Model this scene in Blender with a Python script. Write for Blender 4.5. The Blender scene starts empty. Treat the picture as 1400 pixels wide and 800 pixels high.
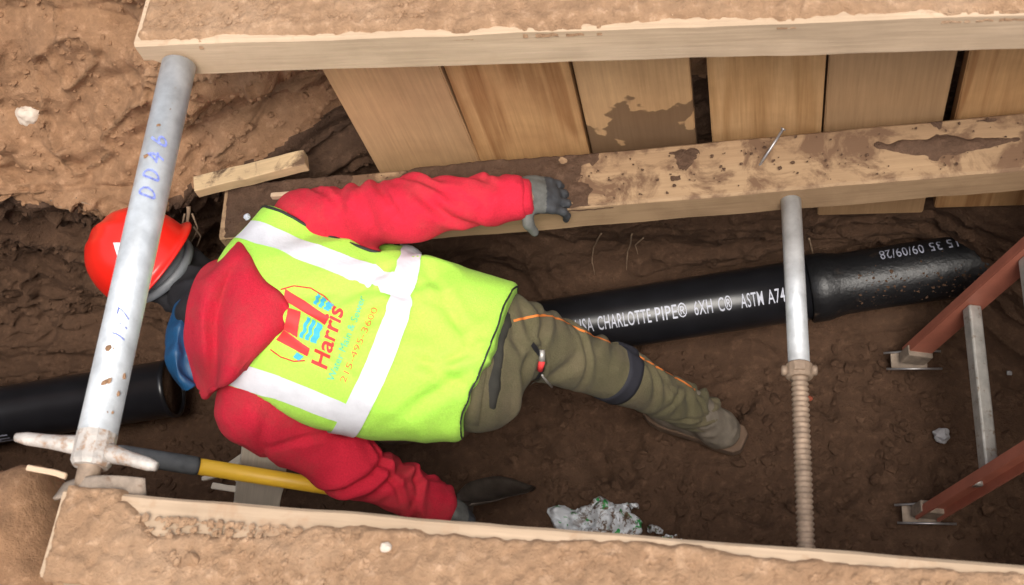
import bpy, bmesh, math, random
import numpy as np
from mathutils import Vector, Matrix
from mathutils.bvhtree import BVHTree
random.seed(7); rng = np.random.default_rng(7)
scn = bpy.context.scene
COL = scn.collection

# ------------------------------------------------------------------ camera, sky, sun, exposure
FPX, CAMH = 1735.0, 3.55
RW = np.array([[0.98209436, -0.02163596, -0.18714316],
               [0.06432495, -0.89517031, 0.44105829],
               [-0.17706772, -0.44519884, -0.87774998]])   # world axes in camera coords (right, down, forward)
cam_d = bpy.data.cameras.new('camera'); cam = bpy.data.objects.new('camera', cam_d); COL.objects.link(cam)
cam_d.sensor_width = 36; cam_d.lens = 36 * FPX / 1400; cam_d.clip_start = 0.05; cam_d.clip_end = 2000
M = Matrix.Identity(4)
for i in range(3):
    M[i][0] = RW[i][0]; M[i][1] = -RW[i][1]; M[i][2] = -RW[i][2]
M[2][3] = CAMH
cam.matrix_world = M
cam_d.dof.use_dof = True; cam_d.dof.focus_distance = 3.45; cam_d.dof.aperture_fstop = 6.3
scn.camera = cam

SUN_EL, SUN_AZ = math.radians(64), math.radians(160)       # azimuth: compass from +Y clockwise
world = bpy.data.worlds.new('World'); scn.world = world; world.use_nodes = True
wn = world.node_tree.nodes; wl = world.node_tree.links
sky = wn.new('ShaderNodeTexSky'); sky.sky_type = 'NISHITA'; sky.sun_disc = False
sky.sun_elevation = SUN_EL; sky.sun_rotation = SUN_AZ; sky.air_density = 1.0; sky.dust_density = 4.0; sky.ozone_density = 0.6
bg = wn['Background']; bg.inputs[1].default_value = 0.11
hs = wn.new('ShaderNodeHueSaturation'); hs.inputs['Saturation'].default_value = 0.45      # thin high cloud: paler than a clear sky
wl.new(sky.outputs[0], hs.inputs['Color']); wl.new(hs.outputs[0], bg.inputs[0])
sd = bpy.data.lights.new('sun', 'SUN'); so = bpy.data.objects.new('sun', sd); COL.objects.link(so)
sd.energy = 1.2; sd.angle = math.radians(28); sd.color = (1.0, 0.94, 0.85)
sdir = Vector((math.sin(SUN_AZ) * math.cos(SUN_EL), math.cos(SUN_AZ) * math.cos(SUN_EL), math.sin(SUN_EL)))
so.rotation_euler = sdir.to_track_quat('Z', 'Y').to_euler(); so.location = (0, 0, 12)
scn.view_settings.view_transform = 'Standard'; scn.view_settings.look = 'None'
scn.view_settings.exposure = 1.05; scn.view_settings.gamma = 1.0; scn.view_settings.use_curve_mapping = False

# ------------------------------------------------------------------ helpers
def P(px, py, Z):
    d = RW @ np.array([px - 700, py - 400, FPX]); t = (Z - CAMH) / d[2]
    return d * t + np.array([0, 0, CAMH])
def ray(px, py):
    d = RW @ np.array([px - 700, py - 400, FPX]); return Vector((0, 0, CAMH)), Vector(d / np.linalg.norm(d))
def proj(V):
    c = (np.asarray(V) - np.array([0, 0, CAMH])) @ RW
    return np.stack([700 + FPX * c[..., 0] / c[..., 2], 400 + FPX * c[..., 1] / c[..., 2]], -1)

def _hash(ix, iy, iz, s):
    h = (ix * 374761393 + iy * 668265263 + iz * 2147483647 + s * 974634777) & 0xffffffff
    h = ((h ^ (h >> 13)) * 1274126177) & 0xffffffff
    h = ((h ^ (h >> 16)) * 2246822519) & 0xffffffff
    return ((h ^ (h >> 15)) & 0xffffff) / float(0xffffff)
def vnoise(p, s=0):
    p = np.asarray(p, float); f = np.floor(p); i = f.astype(np.int64); t = p - f; t = t * t * t * (t * (t * 6 - 15) + 10)
    r = 0
    for a in (0, 1):
        for b in (0, 1):
            for c in (0, 1):
                w = (t[..., 0] if a else 1 - t[..., 0]) * (t[..., 1] if b else 1 - t[..., 1]) * (t[..., 2] if c else 1 - t[..., 2])
                r = r + w * _hash(i[..., 0] + a, i[..., 1] + b, i[..., 2] + c, s)
    return r * 2 - 1
def fbm(p, sc, octv=4, s=0, g=0.5):
    p = np.asarray(p, float) * sc; r = 0; a = 1; n = 0
    for k in range(octv):
        r = r + a * vnoise(p + 17.3 * k, s + k); n += a; a *= g; p = p * 2.03
    return r / n
def sstep(a, b, x):
    t = np.clip((x - a) / (b - a), 0, 1); return t * t * (3 - 2 * t)

def mesh_np(name, V, F, mat=None, smooth=True):
    V = np.asarray(V, np.float32); me = bpy.data.meshes.new(name)
    if isinstance(F, np.ndarray):
        n, k = F.shape
        me.vertices.add(len(V)); me.vertices.foreach_set('co', V.ravel())
        me.loops.add(n * k); me.loops.foreach_set('vertex_index', F.astype(np.int32).ravel())
        me.polygons.add(n); me.polygons.foreach_set('loop_start', np.arange(0, n * k, k, dtype=np.int32))
        me.update(calc_edges=True); me.validate()
    else:
        me.from_pydata([tuple(map(float, v)) for v in V], [], F); me.update()
    me.polygons.foreach_set('use_smooth', [smooth] * len(me.polygons))
    if mat: me.materials.append(mat)
    return me
def tag(o, label=None, cat=None, group=None, kind=None):
    if label: o['label'] = label
    if cat: o['category'] = cat
    if group: o['group'] = group
    if kind: o['kind'] = kind
    return o
def empty(name, loc, rot=(0, 0, 0)):
    o = bpy.data.objects.new(name, None); COL.objects.link(o); o.location = loc; o.rotation_euler = rot; o.empty_display_size = 0.05
    return o
WM = {}
def make(name, V, F, mat, parent=None, origin=None, smooth=True, local=False):
    """link ONE mesh object; V in world coordinates unless local"""
    V = np.array(V, float)
    if not local:
        b = np.array(origin if origin is not None else (WM.get(parent.name, (0, 0, 0)) if parent else (0, 0, 0)), float)
        if parent is None and origin is None:
            b = np.array([V[:, 0].mean(), V[:, 1].mean(), V[:, 2].min()])
        V = V - b
    me = mesh_np(name, V, F, mat, smooth)
    o = bpy.data.objects.new(name, me); COL.objects.link(o)
    if parent is not None:
        o.parent = parent; WM[o.name] = WM.get(parent.name, (0, 0, 0))
    elif not local:
        o.location = b; WM[o.name] = tuple(b)
    return o
def thing(name, loc, label, cat, group=None):
    o = empty(name, tuple(map(float, loc))); WM[o.name] = tuple(map(float, loc)); return tag(o, label, cat, group)
def bevel(o, w=0.003, seg=2):
    m = o.modifiers.new('bevel', 'BEVEL'); m.width = w; m.segments = seg; m.limit_method = 'ANGLE'; m.angle_limit = math.radians(40); return o
def grid_faces(nu, nv, wrapv=False):
    i = np.arange(nu - 1)[:, None]; j = np.arange(nv if wrapv else nv - 1)[None, :]; j2 = (j + 1) % nv
    return np.stack([i * nv + j, (i + 1) * nv + j, (i + 1) * nv + j2, i * nv + j2], -1).reshape(-1, 4)
def tube(pts, rad, n=16, cap=True):
    pts = np.array(pts, float); rad = np.broadcast_to(np.array(rad, float), (len(pts),))
    T = np.gradient(pts, axis=0); T /= np.linalg.norm(T, axis=1)[:, None] + 1e-12
    a = np.array([0, 0, 1.]) if abs(T[0][2]) < 0.9 else np.array([1., 0, 0])
    V = []; N = a
    for p, t, r in zip(pts, T, rad):
        N = N - t * (N @ t); N /= np.linalg.norm(N); B = np.cross(t, N)
        ang = np.arange(n) * 2 * math.pi / n
        V.append(p + r * (np.cos(ang)[:, None] * N + np.sin(ang)[:, None] * B))
    V = np.concatenate(V); F = [list(map(int, f))[::-1] for f in grid_faces(len(pts), n, True)]
    if cap:
        F.append(list(range(n))[::-1]); F.append(list(range((len(pts) - 1) * n, len(pts) * n)))
    return V, F
def box(c, s, R=None):
    c = np.array(c, float); h = np.array(s, float) / 2
    V = np.array([[x, y, z] for x in (-1, 1) for y in (-1, 1) for z in (-1, 1)], float) * h
    if R is not None: V = V @ np.array(R).T
    return V + c, [[0, 1, 3, 2], [4, 6, 7, 5], [0, 4, 5, 1], [2, 3, 7, 6], [0, 2, 6, 4], [1, 5, 7, 3]]
def frame(x, z=(0, 0, 1)):
    x = np.array(x, float); x /= np.linalg.norm(x); z = np.array(z, float); z -= x * (z @ x); z /= np.linalg.norm(z)
    return np.stack([x, np.cross(z, x), z], 1)
def join(*parts):
    V = []; F = []; o = 0
    for v, f in parts:
        V.append(np.array(v, float)); F += [[int(i) + o for i in q] for q in f]; o += len(v)
    return np.concatenate(V), F

# signed distance pieces and a surface-nets mesher
def sd_cone(p, a, b, ra, rb):
    a = np.array(a, float); b = np.array(b, float); ab = b - a
    t = np.clip(((p - a) @ ab) / (ab @ ab), 0, 1)
    return np.linalg.norm(p - a - t[..., None] * ab, axis=-1) - (ra + (rb - ra) * t)
def sd_ell(p, c, r, R=None):
    q = p - np.array(c, float)
    if R is not None: q = q @ np.array(R)
    r = np.array(r, float); k0 = np.linalg.norm(q / r, axis=-1); k1 = np.linalg.norm(q / (r * r), axis=-1)
    return k0 * (k0 - 1) / np.maximum(k1, 1e-6)
def sd_loft(p, A, Fm, st, ex=2.0):
    """st rows: s(metres along frame x), half width (frame y), half thickness (frame z), z offset"""
    q = (p - np.array(A, float)) @ Fm; st = np.array(st, float); s = q[..., 0]
    sc = np.clip(s, st[0, 0], st[-1, 0])
    w = np.interp(sc, st[:, 0], st[:, 1]); h = np.interp(sc, st[:, 0], st[:, 2]); oz = np.interp(sc, st[:, 0], st[:, 3])
    k = (np.abs(q[..., 1] / w) ** ex + np.abs((q[..., 2] - oz) / h) ** ex) ** (1 / ex)
    d = (k - 1) * np.minimum(w, h); e = np.abs(s - sc)
    return np.where(e > 0, np.where(d > 0, np.hypot(d, e), np.maximum(d, e)), np.maximum(d, np.maximum(st[0, 0] - s, s - st[-1, 0])))
def smin(a, b, k):
    h = np.clip(0.5 + 0.5 * (b - a) / k, 0, 1); return b + (a - b) * h - k * h * (1 - h)
def smax(a, b, k): return -smin(-a, -b, k)
def nets(fn, lo, hi, h):
    lo = np.array(lo, float); n = np.ceil((np.array(hi, float) - lo) / h).astype(int) + 1
    ax = [lo[i] + h * np.arange(n[i]) for i in range(3)]
    G = np.stack(np.meshgrid(*ax, indexing='ij'), -1); D = fn(G)
    ins = D < 0
    c = [(i, j, k) for i in (0, 1) for j in (0, 1) for k in (0, 1)]
    sl = lambda o, A: A[o[0]:n[0] - 1 + o[0], o[1]:n[1] - 1 + o[1], o[2]:n[2] - 1 + o[2]]
    cnt = sum(sl(o, ins).astype(int) for o in c); act = (cnt > 0) & (cnt < 8)
    idx = -np.ones(act.shape, int); ids = np.argwhere(act); idx[act] = np.arange(len(ids))
    acc = np.zeros((len(ids), 3)); num = np.zeros(len(ids))
    for o in c:
        for d in range(3):
            if o[d]: continue
            o2 = list(o); o2[d] = 1
            a = D[ids[:, 0] + o[0], ids[:, 1] + o[1], ids[:, 2] + o[2]]; b = D[ids[:, 0] + o2[0], ids[:, 1] + o2[1], ids[:, 2] + o2[2]]
            m = (a < 0) != (b < 0); t = np.where(m, a / np.where(m, a - b, 1), 0)
            pos = np.tile(np.array(o, float), (len(ids), 1)); pos[:, d] = t
            acc += pos * m[:, None]; num += m
    V = lo + h * (ids + acc / num[:, None])
    Fs = []
    for d in range(3):
        u, v = (d + 1) % 3, (d + 2) % 3
        s0 = [slice(1, n[i] - 1) for i in range(3)]; s0[d] = slice(0, n[d] - 1); s1 = list(s0); s1[d] = slice(1, n[d])
        A_ = ins[tuple(s0)]; B_ = ins[tuple(s1)]; e = np.argwhere(A_ != B_); sg = A_[A_ != B_]
        off = np.ones(3, int); off[d] = 0; e = e + off
        def cell(du, dv):
            q = e.copy(); q[:, u] -= du; q[:, v] -= dv; return idx[q[:, 0], q[:, 1], q[:, 2]]
        Q = np.stack([cell(1, 1), cell(0, 1), cell(0, 0), cell(1, 0)], 1); Q[~sg] = Q[~sg][:, ::-1]
        Fs.append(Q)
    return V, np.concatenate(Fs)
def vnormals(V, F):
    n = np.cross(V[F[:, 2]] - V[F[:, 0]], V[F[:, 3]] - V[F[:, 1]]); N = np.zeros_like(V)
    for k in range(4): np.add.at(N, F[:, k], n)
    return N / (np.linalg.norm(N, axis=1)[:, None] + 1e-12)
def relax(V, F, it=2, w=0.5):
    E = np.concatenate([F[:, [0, 1]], F[:, [1, 2]], F[:, [2, 3]], F[:, [3, 0]]]); E = np.concatenate([E, E[:, ::-1]])
    deg = np.bincount(E[:, 0], minlength=len(V))[:, None]
    for _ in range(it):
        A = np.zeros_like(V); np.add.at(A, E[:, 0], V[E[:, 1]]); V = V * (1 - w) + w * A / np.maximum(deg, 1)
    return V

# ------------------------------------------------------------------ materials
def new_mat(name):
    m = bpy.data.materials.new(name); m.use_nodes = True; nt = m.node_tree
    return m, nt, nt.nodes, nt.links, nt.nodes['Principled BSDF']
def nz(N, L, vec, scale, detail=5, rough=0.6, dist=0.0):
    t = N.new('ShaderNodeTexNoise'); t.inputs['Scale'].default_value = scale; t.inputs['Detail'].default_value = detail
    t.inputs['Roughness'].default_value = rough; t.inputs['Distortion'].default_value = dist
    if vec is not None: L.new(vec, t.inputs['Vector'])
    return t.outputs['Fac']
def ramp(N, L, fac, stops):
    r = N.new('ShaderNodeValToRGB'); e = r.color_ramp.elements
    while len(e) < len(stops): e.new(0.5)
    for k, (pos, c) in enumerate(stops):
        e[k].position = pos; e[k].color = (*c, 1) if len(c) == 3 else c
    L.new(fac, r.inputs[0]); return r.outputs[0]
def mixc(N, L, fac, a, b, mode='MIX'):
    m = N.new('ShaderNodeMix'); m.data_type = 'RGBA'; m.blend_type = mode
    for s, v in ((0, fac), (6, a), (7, b)):
        if isinstance(v, (int, float)): m.inputs[s].default_value = v
        elif isinstance(v, tuple): m.inputs[s].default_value = (*v, 1)
        else: L.new(v, m.inputs[s])
    return m.outputs[2]
def coords(N, L, scale=(1, 1, 1), kind='Object'):
    t = N.new('ShaderNodeTexCoord'); mp = N.new('ShaderNodeMapping'); mp.inputs['Scale'].default_value = scale
    L.new(t.outputs[kind], mp.inputs[0]); return mp.outputs[0]
def bump(N, L, B, h, strength, dist=0.01):
    b = N.new('ShaderNodeBump'); b.inputs['Strength'].default_value = strength; b.inputs['Distance'].default_value = dist
    L.new(h, b.inputs['Height']); L.new(b.outputs[0], B.inputs['Normal']); return b
def basic(name, col, rough=0.6, metal=0.0, var=0.15, vscale=8, bs=0.15, bscale=60, bdist=0.004, dirt=None, dirt_amt=0.5, sheen=0, spec=0.5):
    m, nt, N, L, B = new_mat(name); v = coords(N, L)
    n1 = nz(N, L, v, vscale); c0 = tuple(x * (1 - var) for x in col); c1 = tuple(min(1, x * (1 + var)) for x in col)
    c = ramp(N, L, n1, [(0.3, c0), (0.7, c1)])
    if dirt:
        n2 = nz(N, L, v, vscale * 1.7, 6, 0.7); k = ramp(N, L, n2, [(1 - dirt_amt * 0.62, (0, 0, 0)), (1 - dirt_amt * 0.62 + 0.14, (1, 1, 1))])
        c = mixc(N, L, k, c, dirt)
    L.new(c, B.inputs['Base Color']); B.inputs['Roughness'].default_value = rough; B.inputs['Metallic'].default_value = metal
    B.inputs['Specular IOR Level'].default_value = spec
    if sheen: B.inputs['Sheen Weight'].default_value = sheen
    bump(N, L, B, nz(N, L, v, bscale, 4), bs, bdist); return m
def soil(name, a, b, c, fine=0.5, rough=0.95):
    m, nt, N, L, B = new_mat(name); v = coords(N, L, kind='Object')
    n1 = nz(N, L, v, 3.1, 8, 0.65, 0.3); n2 = nz(N, L, v, 34, 6, 0.7); n3 = nz(N, L, v, 190, 4, 0.7)
    c1 = ramp(N, L, n1, [(0.3, a), (0.52, b), (0.72, c)])
    c2 = mixc(N, L, 0.55, c1, ramp(N, L, n2, [(0.3, tuple(x * .55 for x in b)), (0.55, b), (0.75, tuple(min(1, x * 1.5) for x in c))]))
    sp = ramp(N, L, n3, [(0.70, (0, 0, 0)), (0.78, (1, 1, 1))])
    c3 = mixc(N, L, sp, c2, tuple(min(1, x * 1.9) for x in c))
    L.new(c3, B.inputs['Base Color']); B.inputs['Roughness'].default_value = rough; B.inputs['Specular IOR Level'].default_value = 0.25
    ad = N.new('ShaderNodeMath'); ad.operation = 'ADD'; L.new(n2, ad.inputs[0])
    m2 = N.new('ShaderNodeMath'); m2.operation = 'MULTIPLY'; m2.inputs[1].default_value = 0.45; L.new(n3, m2.inputs[0]); L.new(m2.outputs[0], ad.inputs[1])
    bump(N, L, B, ad.outputs[0], fine, 0.012); return m
def wood(name, base, dark, ring=34, rough=0.75, stain=None, mud=None, mud_lo=0.5, rnd=True, gs=0.6):
    """grain runs along local X"""
    m, nt, N, L, B = new_mat(name); v = coords(N, L, (0.55, 6.0, 6.0)); v0 = coords(N, L)
    oi = N.new('ShaderNodeObjectInfo')
    va = N.new('ShaderNodeVectorMath'); va.operation = 'ADD'; L.new(v, va.inputs[0])
    sc = N.new('ShaderNodeVectorMath'); sc.operation = 'SCALE'; sc.inputs[0].default_value = (7.1, 3.7, 5.3)
    rm = N.new('ShaderNodeMath'); rm.operation = 'MULTIPLY'; rm.inputs[1].default_value = 9.0; L.new(oi.outputs['Random'], rm.inputs[0]); L.new(rm.outputs[0], sc.inputs['Scale'])
    L.new(sc.outputs[0], va.inputs[1])
    n1 = nz(N, L, va.outputs[0], 1.0, 3, 0.5, 0.4)
    mu = N.new('ShaderNodeMath'); mu.operation = 'MULTIPLY'; mu.inputs[1].default_value = ring; L.new(n1, mu.inputs[0])
    si = N.new('ShaderNodeMath'); si.operation = 'SINE'; L.new(mu.outputs[0], si.inputs[0])
    ma = N.new('ShaderNodeMapRange'); ma.inputs[1].default_value = -1; ma.inputs[2].default_value = 1; L.new(si.outputs[0], ma.inputs[0])
    fib = nz(N, L, coords(N, L, (6, 160, 160)), 1.0, 4, 0.6)
    c = ramp(N, L, ma.outputs[0], [(0.25, base), (0.95, dark)])
    c = mixc(N, L, gs, mixc(N, L, 0.5, base, dark), c)
    c = mixc(N, L, 0.25, c, ramp(N, L, fib, [(0.3, tuple(x * .55 for x in dark)), (0.7, tuple(min(1, x * 1.25) for x in base))]))
    hv = N.new('ShaderNodeHueSaturation'); L.new(c, hv.inputs['Color'])
    mr = N.new('ShaderNodeMapRange'); mr.inputs[3].default_value = 0.78; mr.inputs[4].default_value = 1.15; L.new(oi.outputs['Random'], mr.inputs[0]); L.new(mr.outputs[0], hv.inputs['Value'])
    c = hv.outputs[0]
    big = nz(N, L, v0, 4.5, 6, 0.6, 0.2)
    c = mixc(N, L, ramp(N, L, big, [(0.42, (0, 0, 0)), (0.75, (.55, .55, .55))]), c, tuple(x * .7 for x in dark))
    if mud:
        mk = nz(N, L, v0, 11, 7, 0.68, 0.5)
        tn = N.new('ShaderNodeTexCoord'); sn = N.new('ShaderNodeSeparateXYZ'); L.new(tn.outputs['Normal'], sn.inputs[0])
        up_ = N.new('ShaderNodeMapRange'); up_.inputs[1].default_value = .2; up_.inputs[2].default_value = .8; up_.inputs[3].default_value = .12; L.new(sn.outputs[2], up_.inputs[0])
        mm_ = N.new('ShaderNodeMath'); mm_.operation = 'MULTIPLY'; L.new(ramp(N, L, mk, [(mud_lo - .02, (0, 0, 0)), (mud_lo + 0.10, (1, 1, 1))]), mm_.inputs[0]); L.new(up_.outputs[0], mm_.inputs[1])
        c = mixc(N, L, mm_.outputs[0], c, mud)
    if stain:
        sx = N.new('ShaderNodeSeparateXYZ'); t = N.new('ShaderNodeTexCoord'); L.new(t.outputs['Object'], sx.inputs[0])
        a1 = N.new('ShaderNodeMath'); a1.operation = 'MULTIPLY_ADD'; a1.inputs[1].default_value = 0.6; L.new(nz(N, L, v0, 10, 3, 0.5), a1.inputs[0]); L.new(sx.outputs[0], a1.inputs[2])
        k = ramp(N, L, a1.outputs[0], [(stain, (1, 1, 1)), (stain + 0.012, (0, 0, 0))])
        c = mixc(N, L, mixc(N, L, 0.22, k, (0, 0, 0)), c, (0.11, 0.062, 0.035))
    L.new(c, B.inputs['Base Color']); B.inputs['Roughness'].default_value = rough; B.inputs['Specular IOR Level'].default_value = 0.3
    bump(N, L, B, fib, 0.25, 0.003); return m

def fabric(name, col, dirt, amt, weave=520, bs=0.5, sheen=0.15, var=.18):
    m, nt, N, L, B = new_mat(name); v = coords(N, L)
    c = ramp(N, L, nz(N, L, v, 5, 4, .6), [(.3, tuple(x * (1 - var) for x in col)), (.7, tuple(min(1, x * (1 + var * .6)) for x in col))])
    fz = nz(N, L, v, 230, 3, .7); c = mixc(N, L, .22, c, ramp(N, L, fz, [(.3, tuple(x * .45 for x in col)), (.7, tuple(min(1, x * 1.5 + .01) for x in col))]))
    d1 = nz(N, L, v, 6.5, 7, .72, .3); c = mixc(N, L, ramp(N, L, d1, [(.66 - amt * .35, (0, 0, 0)), (.90 - amt * .35, (amt,) * 3)]), c, dirt)
    sp = nz(N, L, v, 70, 3, .6); c = mixc(N, L, ramp(N, L, sp, [(.70, (0, 0, 0)), (.76, (.5,) * 3)]), c, dirt)
    L.new(c, B.inputs['Base Color']); B.inputs['Roughness'].default_value = .95; B.inputs['Specular IOR Level'].default_value = .15; B.inputs['Sheen Weight'].default_value = sheen
    w1 = N.new('ShaderNodeTexVoronoi'); w1.inputs['Scale'].default_value = weave; L.new(v, w1.inputs['Vector'])
    ad = N.new('ShaderNodeMath'); ad.operation = 'MULTIPLY_ADD'; ad.inputs[1].default_value = 3.0; L.new(nz(N, L, v, 40, 5, .65), ad.inputs[0]); L.new(w1.outputs['Distance'], ad.inputs[2])
    bump(N, L, B, ad.outputs[0], bs, .0022); return m
MAT = {}
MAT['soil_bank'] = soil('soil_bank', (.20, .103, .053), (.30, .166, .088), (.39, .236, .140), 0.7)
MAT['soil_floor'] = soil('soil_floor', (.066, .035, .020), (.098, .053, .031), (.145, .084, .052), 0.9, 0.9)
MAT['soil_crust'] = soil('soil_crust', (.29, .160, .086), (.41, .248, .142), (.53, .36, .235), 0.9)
MAT['soil_wet_shade'] = soil('soil_wet_shade', (.072, .039, .023), (.105, .059, .036), (.15, .088, .056), 0.9, 0.85)  # wet mud on beam and pipe; also carries the bank's painted shade
MAT['timber'] = wood('timber_fresh', (.60, .44, .30), (.50, .355, .23), 22, mud=(.40, .26, .16), mud_lo=0.58)
MAT['timber_muddy'] = wood('timber_muddy', (.45, .30, .17), (.34, .21, .115), 22, mud=(.15, .085, .048), mud_lo=0.47)
MAT['plank'] = wood('plank_pine', (.55, .33, .155), (.37, .20, .08), 34, gs=.75)
MAT['plank_plain'] = wood('plank_plain', (.55, .34, .175), (.45, .265, .13), 12, gs=0.35)
MAT['plank_grain'] = wood('plank_grain', (.59, .34, .15), (.34, .16, .06), 46, gs=0.9)
MAT['plank_stain'] = wood('plank_stained', (.54, .335, .165), (.44, .255, .12), 14, gs=0.4, stain=0.15)
MAT['wood_grey'] = wood('weathered_board', (.66, .59, .49), (.56, .49, .40), 12, gs=0.3)
MAT['galv'] = basic('galvanised_steel', (.58, .60, .61), 0.48, 0.45, 0.22, 22, 0.25, 70, 0.002, (.46, .38, .30), 0.58)
MAT['rust'] = basic('rusty_screw', (.31, .225, .16), 0.65, 0.35, 0.3, 40, 0.3, 120, 0.002)
MAT['zinc_dirty'] = basic('dirty_zinc', (.50, .45, .40), 0.6, 0.25, 0.2, 30, 0.5, 60, 0.006, (.36, .23, .15), 0.80)
MAT['iron'] = basic('black_coated_iron', (.010, .010, .012), 0.30, 0.0, 0.3, 12, 0.12, 45, 0.002, spec=0.5)
MAT['iron_dirty'] = basic('muddy_black_iron', (.008, .008, .009), 0.42, 0.0, 0.3, 14, 0.5, 60, 0.004, (.062, .042, .030), 0.64)
MAT['white'] = basic('white_ink', (.52, .54, .62), 0.6, 0, 0.12, 60, 0.0)
MAT['white_worn'] = basic('worn_white_ink', (.30, .31, .38), 0.6, 0, 0.5, 60, 0.0)
MAT['blue_ink'] = basic('blue_grease_pencil', (.20, .24, .56), 0.6, 0, 0.5, 120, 0.0)
MAT['red'] = fabric('red_fleece', (.62, .022, .048), (.36, .07, .06), .55, sheen=.02)
MAT['blue'] = basic('blue_nylon', (.008, .068, .165), 0.5, 0, 0.25, 14, 0.2, 40, 0.003)
MAT['black_cloth'] = basic('black_cloth', (.008, .007, .009), 0.8, 0, 0.3, 20, 0.3, 60, 0.003)
MAT['lime'] = fabric('lime_mesh', (.46, .90, .10), (.42, .62, .12), .5, 420, .35, .05, .06)
MAT['reflect'] = basic('silver_tape', (.70, .71, .75), 0.5, 0, 0.10, 14, 0.5, 26, 0.006)
MAT['piping'] = basic('black_binding', (.02, .022, .02), 0.7)
MAT['print_red'] = basic('red_print', (.72, .045, .045), 0.7, 0, 0.12, 30, 0.05)
MAT['print_blue'] = basic('blue_print', (.05, .42, .62), 0.7, 0, 0.12, 40, 0.05)
MAT['print_teal'] = basic('teal_print', (.10, .52, .36), 0.7, 0, 0.4, 90, 0.05)
MAT['print_orange'] = basic('orange_print', (.70, .19, .05), 0.7, 0, 0.3, 90, 0.05)
MAT['olive'] = fabric('olive_canvas', (.125, .110, .060), (.175, .135, .085), .6, 480, .5, .05)
MAT['camo'] = basic('camo_shirt', (.030, .028, .022), 0.85, 0, 0.3, 20, 0.2, 200, 0.001, (.13, .105, .065), 0.55)
MAT['navy'] = basic('dark_navy_band', (.018, .018, .026), 0.8, 0, 0.2, 20, 0.2, 150, 0.001)
MAT['orange'] = basic('orange_thread', (.70, .20, .035), 0.75)
MAT['leather'] = basic('scuffed_boot', (.18, .15, .115), 0.75, 0, 0.35, 18, 0.4, 70, 0.003, (.40, .36, .31), 0.48)
MAT['sole'] = basic('muddy_sole', (.135, .085, .055), 0.9, 0, 0.25, 25, 0.4, 60, 0.004)
MAT['glove'] = basic('grey_glove', (.105, .105, .095), 0.8, 0, 0.3, 40, 0.3, 140, 0.002, (.17, .13, .09), 0.45)
MAT['glove_dark'] = basic('black_rubber', (.040, .042, .046), 0.65, 0, 0.3, 40, 0.3, 120, 0.002)
MAT['glove_cuff'] = basic('yellow_cuff', (.35, .33, .07), 0.85, 0, 0.2, 40, 0.3, 140, 0.002)
MAT['skin'] = basic('skin', (.36, .20, .14), 0.55, 0, 0.1, 30, 0.1, 150, 0.001)
MAT['hat'] = basic('red_helmet_shell', (.74, .018, .010), 0.30, 0, 0.06, 5, 0.03, 40, 0.002, (.55, .10, .07), 0.36)
MAT['grey_band'] = basic('grey_plastic_band', (.16, .17, .18), 0.5)
MAT['sticker'] = basic('pale_sticker', (.72, .66, .68), 0.5)
MAT['yellow'] = basic('yellow_fibreglass', (.78, .46, .035), 0.42, 0, 0.06, 12, 0.08, 60, 0.001, (.42, .26, .10), 0.42)
MAT['grip'] = basic('grey_rubber_grip', (.085, .09, .092), 0.7, 0, 0.3, 30, 0.2, 90, 0.002, (.16, .15, .14), 0.5)
MAT['blade'] = basic('worn_steel_blade', (.085, .068, .055), 0.55, 0.5, 0.4, 20, 0.3, 60, 0.003, (.14, .09, .06), 0.55)
MAT['ladder'] = basic('orange_fibreglass', (.38, .125, .08), 0.55, 0, 0.15, 12, 0.2, 80, 0.002, (.36, .20, .14), 0.55)
MAT['alu'] = basic('muddy_aluminium', (.52, .50, .46), 0.5, 0.6, 0.2, 25, 0.3, 80, 0.003, (.27, .19, .125), 0.72)
MAT['mud_metal'] = basic('mud_caked_metal', (.27, .21, .16), 0.8, 0.1, 0.35, 25, 0.5, 70, 0.005, (.16, .10, .065), 0.65)
MAT['root'] = basic('dry_root', (.24, .16, .10), 0.9, 0, 0.3, 40)
MAT['stone'] = basic('pale_quartz', (.56, .47, .38), 0.7, 0, 0.12, 14, 0.5, 30, 0.006)
MAT['stone_grey'] = basic('grey_stone', (.38, .37, .38), 0.7, 0, 0.2, 30, 0.5, 60, 0.005)
MAT['steel'] = basic('nail_steel', (.42, .40, .40), 0.4, 0.8, 0.2, 60)
def bag_mat():
    m, nt, N, L, B = new_mat('printed_plastic_bag'); v = coords(N, L)
    g = ramp(N, L, nz(N, L, v, 26, 2, 0.5, 0.6), [(0.62, (.66, .68, .70)), (0.65, (.03, .30, .07))])
    d = ramp(N, L, nz(N, L, coords(N, L, (1.0, 1, 1)), 42, 6, 0.75, 0.4), [(0.50, (0, 0, 0)), (0.56, (1, 1, 1))])
    sx = N.new('ShaderNodeSeparateXYZ'); L.new(v, sx.inputs[0]); mr = N.new('ShaderNodeMapRange'); mr.inputs[1].default_value = -.10; mr.inputs[2].default_value = -.03; L.new(sx.outputs[0], mr.inputs[0])
    mm = N.new('ShaderNodeMath'); mm.operation = 'MULTIPLY'; L.new(d, mm.inputs[0]); L.new(mr.outputs[0], mm.inputs[1])
    L.new(mixc(N, L, mm.outputs[0], g, (.14, .085, .05)), B.inputs['Base Color']); B.inputs['Roughness'].default_value = 0.4
    return m
MAT['bag'] = bag_mat()

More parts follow.
